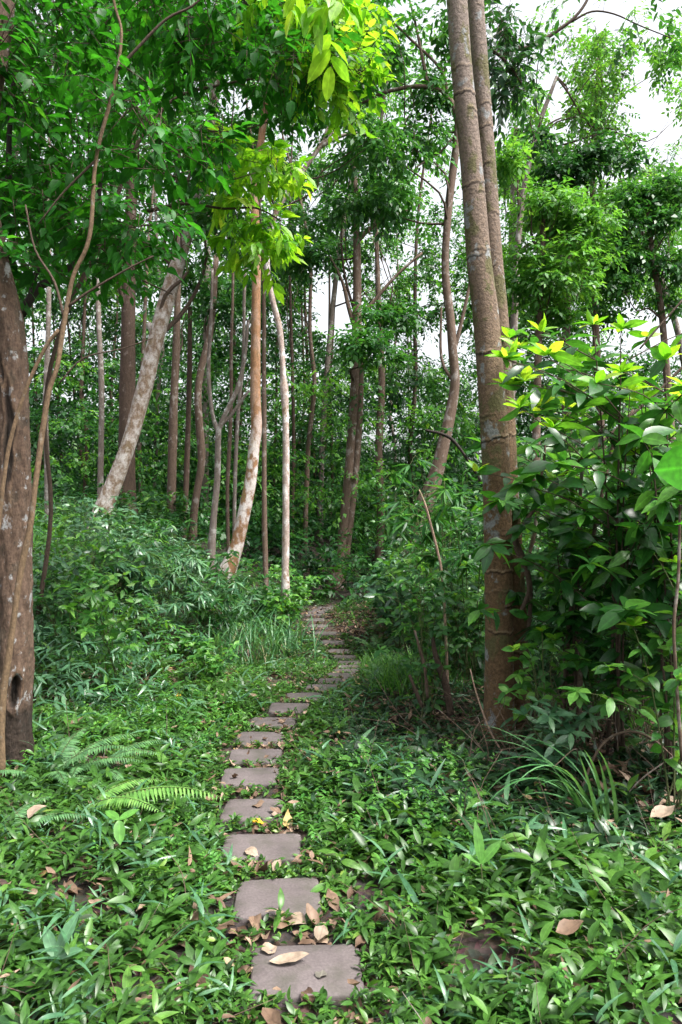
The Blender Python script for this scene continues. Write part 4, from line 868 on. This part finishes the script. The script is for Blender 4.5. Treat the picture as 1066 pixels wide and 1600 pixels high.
def f_rear(rng, n):
    y = rng.uniform(7.5, 13, n); x = rng.uniform(.24, .62, n)*y; return x, y, np.ones(n)
undergrowth("rear_thicket", "tall dark thicket behind the glossy shrubs at right", 70, f_rear, 1.4, 2.9, [M_mid, M_pale, M_dark], 64, L=.13, asp=.2, ns=40)

# ------------------------------------------------------------------ shrubs
def shrub(name, label, px, d, height, spread, nst, L, asp, mat, seed, T=T_NEAR, young=None, ny=0, bark=B_stem, group=None, per=9, whorl=6, base=None, low=.2, droop=.3, lean=(0, 0), sub=3, rad=.006):
    rng = np.random.default_rng(seed); b = P(px, 0, d); b[2] = H(b[0], b[1])
    root = empty(name, b, label, "shrub", group); TB = Tubes(); Lv = Leaves(); Ly = Leaves(); tips = []
    for s_ in range(nst):
        yaw = rng.random()*6.28; sp_ = spread*rng.uniform(.3, 1); h = height*rng.uniform(.65, 1)
        if s_ == 0: sp_ *= .2; h = height
        off = np.array([math.cos(yaw)*sp_ + lean[0]*h, math.sin(yaw)*sp_ + lean[1]*h, h])
        pts = np.array([b + rng.standard_normal(3)*[.04, .04, 0], b + off*[.25, .25, .4] + rng.standard_normal(3)*.03, b + off*[.6, .6, .75], b + off])
        TB.add(pts, [rad, rad*.85, rad*.6, rad*.35], seg=6, sub=4)
        c = catmull(pts, 6)
        chains = [c]
        for k in range(sub):
            i = rng.integers(int(len(c)*.35), len(c)-2); yw = rng.random()*6.28; l_ = height*rng.uniform(.16, .34)
            e = c[i] + np.array([math.cos(yw)*l_, math.sin(yw)*l_, l_*rng.uniform(.2, .7)])
            q_ = np.array([c[i], (c[i]+e)/2 + [0, 0, l_*.08], e]); TB.add(q_, [rad*.5, rad*.4, rad*.25], seg=5, sub=3); chains.append(catmull(q_, 6))
        for ci, ch in enumerate(chains):
            i0 = int(len(ch)*low) if ci == 0 else int(len(ch)*.3)
            n = per if ci == 0 else max(3, per//2)
            idx = np.linspace(i0, len(ch)-1, n).astype(int)
            yaw = rng.random()*6.28 + np.arange(n)*2.4; el = rng.uniform(-.75, .6, n)
            ax = np.stack([np.cos(yaw)*np.cos(el), np.sin(yaw)*np.cos(el), np.sin(el)], -1); nr = np.array([0, -.25, 1.]) + rng.standard_normal((n, 3))*.6
            LL = L*rng.uniform(.65, 1.15, n); Lv.add(ch[idx], ax, nr, LL, LL*asp*rng.uniform(.85, 1.15, n), None, rng.uniform(.15, .2+droop, n), rng.uniform(.05, .3, n))
            tips.append(ch[-1])
    tips = np.array(tips); order = np.argsort(-tips[:, 2])
    for j, ti in enumerate(order):
        yw = rng.random()*6.28 + np.arange(whorl)*(6.28/whorl)*1.0 + rng.standard_normal(whorl)*.2
        isy = young is not None and j < ny
        el = rng.uniform(.25, .9, whorl) if isy else rng.uniform(-.6, .6, whorl)
        ax = np.stack([np.cos(yw)*np.cos(el), np.sin(yw)*np.cos(el), np.sin(el)], -1); nr = np.array([0, -.2, 1.]) + rng.standard_normal((whorl, 3))*.4
        LL = L*rng.uniform(.6, 1.05, whorl)*(.85 if isy else 1)
        (Ly if isy else Lv).add(np.repeat(tips[ti][None], whorl, 0), ax, nr, LL, LL*asp, None, rng.uniform(.1, .35, whorl), rng.uniform(.1, .3, whorl))
    TB.build("stems", bark, root); Lv.build("leaves", mat, T, root)
    if Ly.n(): Ly.build("young_leaves", young, T, root)
    return root
# the big glossy shrub group at right
shrub("glossy_shrub", "tall glossy shrub with whorls of yellow green young leaves right of the twin trunks", 962, 4.6, 2.82, .26, 8, .185, .18, M_shrub, 201, young=M_bright, ny=28, bark=B_twig, per=17, whorl=8, low=.2, sub=5, rad=.009)
shrub("glossy_shrub", "glossy dark shrub at the right edge with a few yellow tips", 1050, 4.3, 2.6, .34, 7, .2, .24, M_shrub, 202, young=M_bright, ny=12, bark=B_twig, per=14, whorl=6, low=.2, sub=5, rad=.009)
shrub("glossy_shrub", "slim glossy shrub filling the near gap just right of the twin trunks", 896, 5.0, 2.3, .2, 5, .16, .2, M_shrub, 211, young=M_bright, ny=5, bark=B_twig, per=16, whorl=7, low=.12, sub=5, rad=.007)
shrub("glossy_shrub", "dark broad leaved shrub in shade between two yellow tipped shrubs", 990, 5.3, 2.4, .4, 6, .18, .22, M_shrub, 203, young=M_pale, ny=6, bark=B_twig, per=16, whorl=7, low=.1, sub=5, rad=.009)
shrub("glossy_shrub", "dark leaved shrub pressed close behind the big trunks on their right", 900, 5.9, 2.8, .28, 7, .17, .2, M_shrub, 204, young=M_bright, ny=8, bark=B_twig, per=14, whorl=6, low=.2, sub=5, rad=.008)
shrub("leafy_shrub", "green shrub low at the right edge with yellowing leaves", 1050, 3.9, 1.45, .35, 6, .11, .26, M_pale, 205, young=M_bright, ny=8, per=10, whorl=6, low=.3)
shrub("leafy_shrub", "shadowy shrub under the glossy shrubs at right", 930, 5.0, 1.3, .55, 8, .15, .2, M_shrub, 206, per=10, whorl=5, low=.2)
shrub("leafy_shrub", "narrow leaved dark shrub behind the glossy shrubs at right", 1000, 6.4, 2.4, .7, 9, .15, .17, M_dark, 207, per=14, whorl=6, low=.15, sub=4)
shrub("leafy_shrub", "dark shrub filling the shade far right behind the others", 1060, 6.2, 2.4, .7, 9, .15, .2, M_dark, 208, per=14, whorl=6, low=.15, sub=4)
shrub("leafy_shrub", "pale leaved sapling growing right at the foot of the big twin trunks", 850, 4.75, .85, .16, 4, .1, .3, M_pale, 209, young=M_bright, ny=3, per=7, whorl=5)
shrub("leafy_shrub", "shrub with drooping finger like leaves in front of the twin trunks", 862, 4.4, .45, .18, 5, .13, .15, M_teal, 210, per=6, whorl=6)
# broad close leaf at the right edge
bl = empty("broad_leaf_plant", (*P(1085, 1200, 2.7)[:2], H(*P(1085, 1200, 2.7)[:2])), "plant with one huge bright green leaf poking in at the right edge", "plant")
Lv = Leaves(); a0 = P(1105, 728, 2.6); Lv.add(a0[None], norm(P(1018, 735, 2.55)-a0), norm(np.array([.1, -.95, .1])), .215, .085, .6, .06, .12)
for (dx_, dz_, yw_, el_, ll_) in ((.02, -.16, .4, -.2, .2), (.03, -.3, 1.6, .1, .18), (.0, .02, .9, .5, .19), (.04, -.4, 5.4, -.1, .17), (.03, -.22, 2.2, .2, .16)):
    Lv.add((a0 + [dx_, 0, dz_])[None], np.array([math.cos(yw_)*math.cos(el_), math.sin(yw_)*math.cos(el_), math.sin(el_)]), np.array([0, -.3, 1.]), ll_, ll_*.36, .4, .2, .12)
Lv.build("leaves", M_huge, T_BROAD, bl)
Tubes().add([np.array(bl.location), P(1095, 1000, 2.65), a0], [.006, .005, .004], seg=7, sub=5).build("stem", B_stem, bl)

# undergrowth right of the path (d 6-11)
def ug(n, x0, x1, d0, d1, hlo, hhi, mats, seed, nm, labs, L=(.09, .14), asp=(.2, .32), spread=.35):
    r = np.random.default_rng(seed)
    for i in range(n):
        d = d0 + (d1-d0)*(i+.5)/n + r.uniform(-.2, .2); px = r.uniform(x0, x1)
        shrub(nm, labs[i % len(labs)], px, d, r.uniform(hlo, hhi), spread, int(r.integers(5, 8)), r.uniform(*L), r.uniform(*asp), mats[i % len(mats)], seed*100+i, T=T_MID, per=11, whorl=5, low=.15, group="undergrowth shrubs right of the path" if x0 > 500 else "undergrowth saplings on the left bank", sub=4, rad=.005)
ug(9, 640, 745, 6.0, 8.5, .8, 1.5, [M_mid, M_pale, M_teal], 3, "understory_shrub", ["leafy undergrowth shrub between the path and the twin trunks"], spread=.4)
ug(8, 600, 710, 9.0, 12.5, .7, 1.5, [M_teal, M_dark, M_mid], 4, "understory_shrub", ["dark undergrowth shrub by the far bend of the path"], spread=.5)
ug(6, 640, 760, 9.5, 13, 1.8, 2.8, [M_mid, M_dark], 5, "understory_shrub", ["tall dark undergrowth shrub behind the twin trunks"], spread=.6)
ug(9, 800, 1090, 7.0, 10.5, 1.6, 2.8, [M_dark, M_mid], 6, "understory_shrub", ["tall shaded shrub behind the glossy shrubs at right"], spread=.6)
ug(7, 430, 640, 15.5, 19, .6, 1.2, [M_dark, M_mid], 7, "understory_shrub", ["dark low shrub where the path disappears"], spread=.5)
# left bank
ug(10, 60, 180, 6.5, 10, 1.0, 1.7, [M_pale, M_mid, M_teal], 8, "bank_sapling", ["leafy pale green sapling on the bank by the tan sapling"], L=(.08, .12), spread=.35)
ug(12, 150, 350, 9.0, 12.5, .8, 1.3, [M_teal, M_mid, M_teal], 9, "bank_sapling", ["teal leaved shrub on the left bank below the leaning trunk"], L=(.12, .17), asp=(.13, .2), spread=.45)
ug(8, 330, 470, 11.0, 14, .5, 1.0, [M_teal, M_pale, M_mid], 10, "bank_sapling", ["small teal shrub on the bank around the orange and kinked trunks"], L=(.09, .13), spread=.4)
ug(8, 40, 330, 14, 19, .8, 1.5, [M_mid, M_dark, M_pale], 11, "bank_sapling", ["shrub on top of the left bank among the thin trunks"], L=(.12, .16), spread=.5)
ug(8, 90, 330, 7.2, 9.2, .3, .7, [M_pale, M_mid], 12, "bank_sapling", ["low shrub on the face of the left bank"], L=(.08, .12), spread=.35)

# bamboo-like narrow leaved bushes on the bank
def cane_bush(label, px, d, h, n, seed, mat=M_teal, L=.2, group="bamboo clumps"):
    rng = np.random.default_rng(seed); b = P(px, 0, d); b[2] = H(b[0], b[1]); root = empty("bamboo_clump", b, label, "bamboo", group); TB = Tubes(); Lv = Leaves()
    for i in range(n):
        yaw = rng.random()*6.28; s_ = rng.uniform(.2, .7); e = b + np.array([math.cos(yaw)*s_, math.sin(yaw)*s_, h*rng.uniform(.6, 1)])
        pts = np.array([b + rng.standard_normal(3)*[.08, .08, 0], b*.5+e*.5+[0, 0, h*.18], e, e + np.array([math.cos(yaw)*.2, math.sin(yaw)*.2, -.08])])
        TB.add(pts, [.005, .004, .003, .0015], seg=5, sub=4); c = catmull(pts, 8)
        for k in range(5):
            p = c[rng.integers(len(c)//3, len(c))]; m = 6; yw = rng.random()*6.28 + np.linspace(-1.1, 1.1, m); el = rng.uniform(-.7, .25, m)
            ax = np.stack([np.cos(yw)*np.cos(el), np.sin(yw)*np.cos(el), np.sin(el)], -1); LL = L*rng.uniform(.7, 1.2, m)
            Lv.add(np.repeat(p[None], m, 0), ax, np.array([0, 0, 1.]) + rng.standard_normal((m, 3))*.25, LL, LL*.075, None, rng.uniform(.1, .4, m), .15)
    TB.build("stems", B_stem, root); Lv.build("leaves", mat, T_LANCE, root)
cane_bush("narrow leaved bamboo clump at the middle of the left bank", 250, 9.6, 1.15, 16, 301)
cane_bush("narrow leaved bamboo clump on the bank left of the orange trunk", 305, 9.4, 1.0, 15, 302)
cane_bush("narrow leaved bamboo clump on the bank below the leaning lichen trunk", 190, 9.2, 1.1, 14, 303)
cane_bush("bamboo spray leaning in from behind the twin trunks at their left, at head height", 735, 7.0, 2.2, 10, 304, M_mid, .22)
cane_bush("bamboo spray on a dark stem crossing between the bent trunk and the twin trunks", 690, 7.6, 2.45, 12, 305, M_mid, .24)
cane_bush("narrow leaved dark clump in the shade at the right edge", 1000, 4.9, 1.0, 12, 306, M_dark, .2)

# ------------------------------------------------------------------ ferns
def fern(label, px, d, fronds, seed, mat=M_fern, bip=False, z=None):
    """fronds: list of (yaw, length, elevation, curve)"""
    rng = np.random.default_rng(seed); b = P(px, 0, d); b[2] = H(b[0], b[1]) if z is None else z; root = empty("fern", b, label, "fern", "ferns")
    for (yaw, Lf, el, cv) in fronds:
        n = 34; t = np.linspace(0, 1, n+4); ang = el - cv*t**1.2; ds = Lf/(n+4)
        dx = np.cumsum(np.cos(ang))*ds; dz = np.cumsum(np.sin(ang))*ds; dirh = np.array([math.cos(yaw), math.sin(yaw), 0]); sd = np.array([-math.sin(yaw), math.cos(yaw), 0])
        c = b + dirh*dx[:, None] + np.array([0, 0, 1.])*dz[:, None]
        fr = Tubes().add(c[::3], np.linspace(.003, .0008, len(c[::3])), seg=5, sub=2).build("frond", B_stem, root)
        Lv = Leaves()
        tang = norm(np.gradient(c, axis=0)); nrm = np.cross(sd*-1, tang)*-1; nrm = np.where(nrm[:, 2:3] < 0, -nrm, nrm)
        for i in range(4, n+4):
            u = (i-4)/(n-1); pl = Lf*.17*(min(1, u*4+.35))*(1-u)**.75 + .012
            for s_ in (-1, 1):
                ax = norm(sd*s_*.9 + tang[i]*.45 - np.array([0, 0, .12]))
                if bip:
                    m = max(4, int(pl/.011)); w = np.linspace(.06, 1, m); pp = c[i] + ax*(w*pl)[:, None] - nrm[i]*(w**2*pl*.18)[:, None]
                    pd = norm(np.cross(nrm[i], ax)); l2 = pl*.085*(1-w**2*.8)+.004
                    for s2 in (-1, 1):
                        Lv.add(pp, norm(pd*s2*.8 + ax*.5), nrm[i] + rng.standard_normal((m, 3))*.1, l2, l2*.3, np.clip(.5+.2*rng.standard_normal(m), 0, 1), .1, .0)
                else:
                    Lv.add(c[i][None], ax, nrm[i] + rng.standard_normal(3)*.12, pl*rng.uniform(.9, 1.1), pl*.06 + .0025, None, rng.uniform(.15, .4), .1)
        Lv.build("leaflets", mat, T_FAR if bip else T_LANCE, root)
        bpy_child = D.objects[-1] if False else None
fern("feathery grey green fern in front of the hollow tree", 75, 4.3, [(-.2, .66, 1.0, 1.2), (.5, .64, .95, 1.2), (-1.0, .55, .85, 1.1), (-2.2, .5, .9, 1.1), (1.4, .55, .95, 1.1), (-.6, .6, .6, .9), (.1, .6, .7, 1.0)], 401)
fern("feathery fern right of the one by the hollow tree", 135, 4.5, [(-.3, .6, .9, 1.1), (.4, .58, .85, 1.1), (-1.4, .5, .9, 1.1), (2.4, .5, .9, 1.0), (-.8, .55, .7, 1.0)], 402)
fern("bright yellow green fern frond arching over the herbs at left", 120, 3.75, [(-.1, .85, .6, .95), (-.45, .6, .75, 1.1), (.5, .5, .8, 1.2), (2.9, .3, .4, .8)], 403, M_fernb)
fern("fern at the left edge in front of the hollow tree", -15, 3.4, [(.2, .5, .8, 1.2), (-.5, .42, .6, 1.1), (-1.2, .4, .6, 1.0), (1.1, .4, .9, 1.2)], 404)
fern("small green fern by the far bend of the path", 595, 10.2, [(a, .6, 1.0, 1.1) for a in np.linspace(0, 5.6, 7)], 405)
fern("pale fern right of the dip in the path", 610, 7.6, [(a, .5, .9, 1.1) for a in np.linspace(2.2, 5.0, 4)], 406)

# ------------------------------------------------------------------ grasses
def grass_clump(label, px, d, n, L, W, seed, mat=M_grass, el=(.9, 1.45), cv=(.6, 2.0), yaw=None, spread=.08, nm="grass_clump", k=9):
    rng = np.random.default_rng(seed); b = P(px, 0, d); b[2] = H(b[0], b[1]); root = empty(nm, b, label, "grass", "grass clumps")
    base = b + rng.standard_normal((n, 3))*[spread, spread, 0]; yw = rng.uniform(0, 6.28, n) if yaw is None else rng.uniform(*yaw, n)
    blade_obj("blades", mat, root, rng, base, yw, rng.uniform(L[0], L[1], n), np.full(n, W), rng.uniform(*el, n), rng.uniform(*cv, n), k); return root
grass_clump("clump of long arching strap leaves in the herbs at lower right", 930, 3.85, 11, (.6, 1.0), .0125, 501, el=(.95, 1.4), cv=(1.2, 2.3), yaw=(2.6, 3.9), spread=.04, k=14, mat=M_grassp)
g2 = grass_clump("stiff upright strap leaves rising beside the arching clump at lower right", 948, 3.8, 6, (.45, .65), .012, 502, el=(1.1, 1.6), cv=(.3, 1.1), yaw=(2.2, 4.2), spread=.04, k=12, mat=M_grass)
for i, (px, d, n, lab) in enumerate([(355, 9.4, 46, "tall blue green grass tuft left of the path, leftmost of the row"), (385, 9.0, 40, "tall grass tuft left of the path, in the middle of the row"), (425, 9.6, 44, "tall grass tuft left of the path with dry blades in it"), (455, 9.9, 34, "tall grass tuft nearest the path's left edge"), (330, 8.6, 26, "thin grass tuft at the foot of the left bank"), (400, 10.4, 40, "grass tuft behind the row left of the path")]):
    rt_ = grass_clump(lab, px, d, n, (.5, 1.0), .0095, 510+i, spread=.16, el=(1.0, 1.5), cv=(.6, 2.2))
    rng = np.random.default_rng(560+i); b = np.array(rt_.location); n2 = n//2; base = b + rng.standard_normal((n2, 3))*[.18, .18, 0]
    blade_obj("dry_blades", M_straw, rt_, rng, base, rng.uniform(0, 6.28, n2), rng.uniform(.2, .6, n2), np.full(n2, .003), rng.uniform(.6, 1.5, n2), rng.uniform(.4, 2, n2), 7)
for i, (px, d, lab) in enumerate([(655, 7.0, "bright grass tuft right of the dip in the path"), (635, 6.6, "grass tuft nearest the path on its right side")]):
    grass_clump(lab, px, d, 26, (.25, .5), .008, 530+i, spread=.1, mat=M_pale)

# upright two leaved seedling
def seedling(label, px, d, spec, mat, seed):
    b = P(px, 0, d); b[2] = H(b[0], b[1]); root = empty("seedling", b, label, "plant"); h = spec[0]
    Tubes().add([b, b+[.005, 0, h*.5], b+[0, 0, h]], [.004, .0035, .003], seg=6, sub=4).build("stem", B_stem, root)
    Lv = Leaves()
    for (yaw, el, L, W) in spec[1]:
        ax = np.array([math.cos(yaw)*math.cos(el), math.sin(yaw)*math.cos(el), math.sin(el)]); nr = np.array([-math.cos(yaw)*math.sin(el), -math.sin(yaw)*math.sin(el)-.5, math.cos(el)])
        Lv.add((b+[0, 0, h])[None], ax, nr, L, W, .7, .12, .2)
    Lv.build("leaves", mat, T_BROAD, root)
seedling("pale seedling with two broad upright leaves in the herbs at lower right", 752, 2.95, (.22, [(1.9, 1.35, .17, .022), (.35, .75, .13, .022), (3.0, .5, .09, .014)]), M_pale, 1)
seedling("small plant with a broad hanging leaf in the herbs at lower left", 186, 3.3, (.2, [(-1.2, -.9, .11, .026), (.5, .4, .1, .02), (2.6, .3, .1, .02)]), M_pale, 2)
seedling("dark grey green pointed leaf plant at the bottom left corner", 86, 2.45, (.14, [(.9, 1.0, .16, .024), (2.3, .6, .13, .02), (-.3, .5, .12, .02)]), M_teal, 3)

# ------------------------------------------------------------------ sticks, vines, canes
def stick(name, label, pts, d, mat, cat, seg=7):
    w_, r_ = trunk_px(pts, d); o = Tubes().add(w_, r_, seg=seg, sub=5, bump=.05, freq=20).build(name, mat)
    return tag(o, label, cat)
stick("dry_cane", "thin dry jointed cane leaning up left of the twin trunks", [(700, 1080, 5), (697, 1000, 4.5), (694, 940, 4.5), (690, 890, 4), (676, 830, 4), (665, 790, 3.5), (655, 765, 2)], 6.2, B_cane, "cane")
stick("vine", "dark vine stem rising diagonally right from the twin trunks", [(812, 960, 6), (826, 925, 7), (822, 890, 8), (804, 850, 7), (812, 830, 6.5), (832, 800, 6), (853, 770, 5.5), (888, 735, 5.5), (930, 700, 5), (975, 660, 4.5), (1030, 610, 4), (1080, 560, 4)], 5.05, B_twig, "vine")
stick("vine", "knotted dark vine hanging down the right side of the twin trunks", [(806, 840, 5), (818, 870, 6), (828, 910, 8), (828, 960, 7), (824, 1020, 6), (830, 1090, 5), (838, 1170, 5)], 5.2, B_twig, "vine")
stick("bare_sapling", "pinkish brown bare stem leaning behind the shrubs right of the twin trunks", [(826, 870, 6), (836, 830, 6), (842, 770, 5), (850, 720, 4.5), (852, 690, 3)], 5.7, B_mid, "stem")
stick("bare_sapling", "brown upright stem inside the glossy shrubs, nearer the middle", [(880, 1120, 8), (888, 1000, 8), (898, 900, 7), (905, 800, 6), (912, 700, 5)], 5.1, B_mid, "stem")
stick("bare_sapling", "second brown stem inside the glossy shrubs, more to the left and slanting", [(905, 1120, 9), (908, 1000, 8), (912, 920, 7), (935, 800, 6), (960, 690, 5), (990, 640, 4)], 4.9, B_mid, "stem")
stick("bare_sapling", "thin upright bare stem along the right edge in front of the shrubs", [(1066, 1190, 6), (1058, 1080, 5.5), (1053, 980, 5), (1060, 900, 5), (1063, 780, 4)], 3.7, B_mid, "stem")
stick("stump_stick", "broken brown stump stick in the undergrowth left of the twin trunks", [(705, 1120, 11), (698, 1075, 12), (688, 1045, 11), (680, 1020, 8), (675, 985, 4)], 5.9, B_twig, "stick")
stick("stump_stick", "thin pinkish broken stick beside the stump stick", [(668, 1090, 5), (664, 1045, 5), (655, 1010, 4), (648, 985, 4)], 5.8, B_mid, "stick")
stick("stump_stick", "dark slanting dead stick in the grass right of the dip", [(660, 1105, 6), (650, 1080, 6), (640, 1055, 5)], 5.6, B_twig, "stick")
stick("dead_twig", "brown arching dead stem over the litter at right", [(905, 1250, 4), (925, 1190, 4), (950, 1155, 4), (985, 1143, 4), (1020, 1155, 3.5), (1055, 1185, 3), (1080, 1200, 3)], 4.2, B_mid, "stem")
stick("dead_twig", "thin crossing dead twig below the arching stem at right", [(975, 1245, 2.5), (1005, 1215, 2.5), (1040, 1190, 2.5), (1066, 1175, 2)], 4.1, B_grey, "stem")
stick("dead_twig", "pale thin reed stem leaning in front of the twin trunks' base", [(790, 1185, 3), (765, 1140, 3), (745, 1085, 2.6), (735, 1045, 2)], 4.8, B_cane, "stem")
stick("fallen_stick", "thin dead stick lying in the herbs at the bottom right", [(760, 1560, 3), (790, 1600, 3), (800, 1640, 3)], 2.6, B_twig, "stick")
stick("fallen_stick", "curved pale twig lying in the herbs at the right bottom corner", [(1010, 1500, 4), (985, 1520, 4), (970, 1560, 4), (985, 1590, 4), (1000, 1610, 3)], 2.55, B_grey, "stick")
stick("bare_twig", "bare dark twig slanting against the sky at the right edge", [(1000, 545, 3), (1030, 510, 3), (1070, 465, 3)], 4.6, B_twig, "twig")
stick("leaning_bamboo", "dark bamboo stem slanting down to the twin trunks from the left", [(757, 762, 3.5), (735, 725, 4.5), (710, 690, 5), (690, 678, 5), (665, 672, 4)], 6.2, B_black, "stem")
# hanging dead palm frond at lower right
dp = empty("dead_frond", P(950, 1320, 3.6), "brown dead drooping frond hanging in the herbs at right", "frond")
rng = np.random.default_rng(77); Lv = Leaves(); n = 16; yw = np.linspace(3.4, 6.0, n)
ax = np.stack([np.cos(yw)*.5, np.sin(yw)*.4, np.full(n, -.6)], -1); Lv.add(P(955, 1325, 3.6)[None]+rng.standard_normal((n, 3))*.012, ax, np.array([0, -.7, .6])+rng.standard_normal((n, 3))*.2, rng.uniform(.12, .22, n), .009, None, .4, .3)
Lv.build("leaflets", M_litter, T_LANCE, dp)
Lv = Leaves(); Lv.add(P(950, 1300, 3.6)[None], np.array([.05, -.2, -1.]), np.array([0, -1, .2]), .14, .03, .7, .1, .4); Lv.build("sheath", M_litp, T_LANCE, dp)
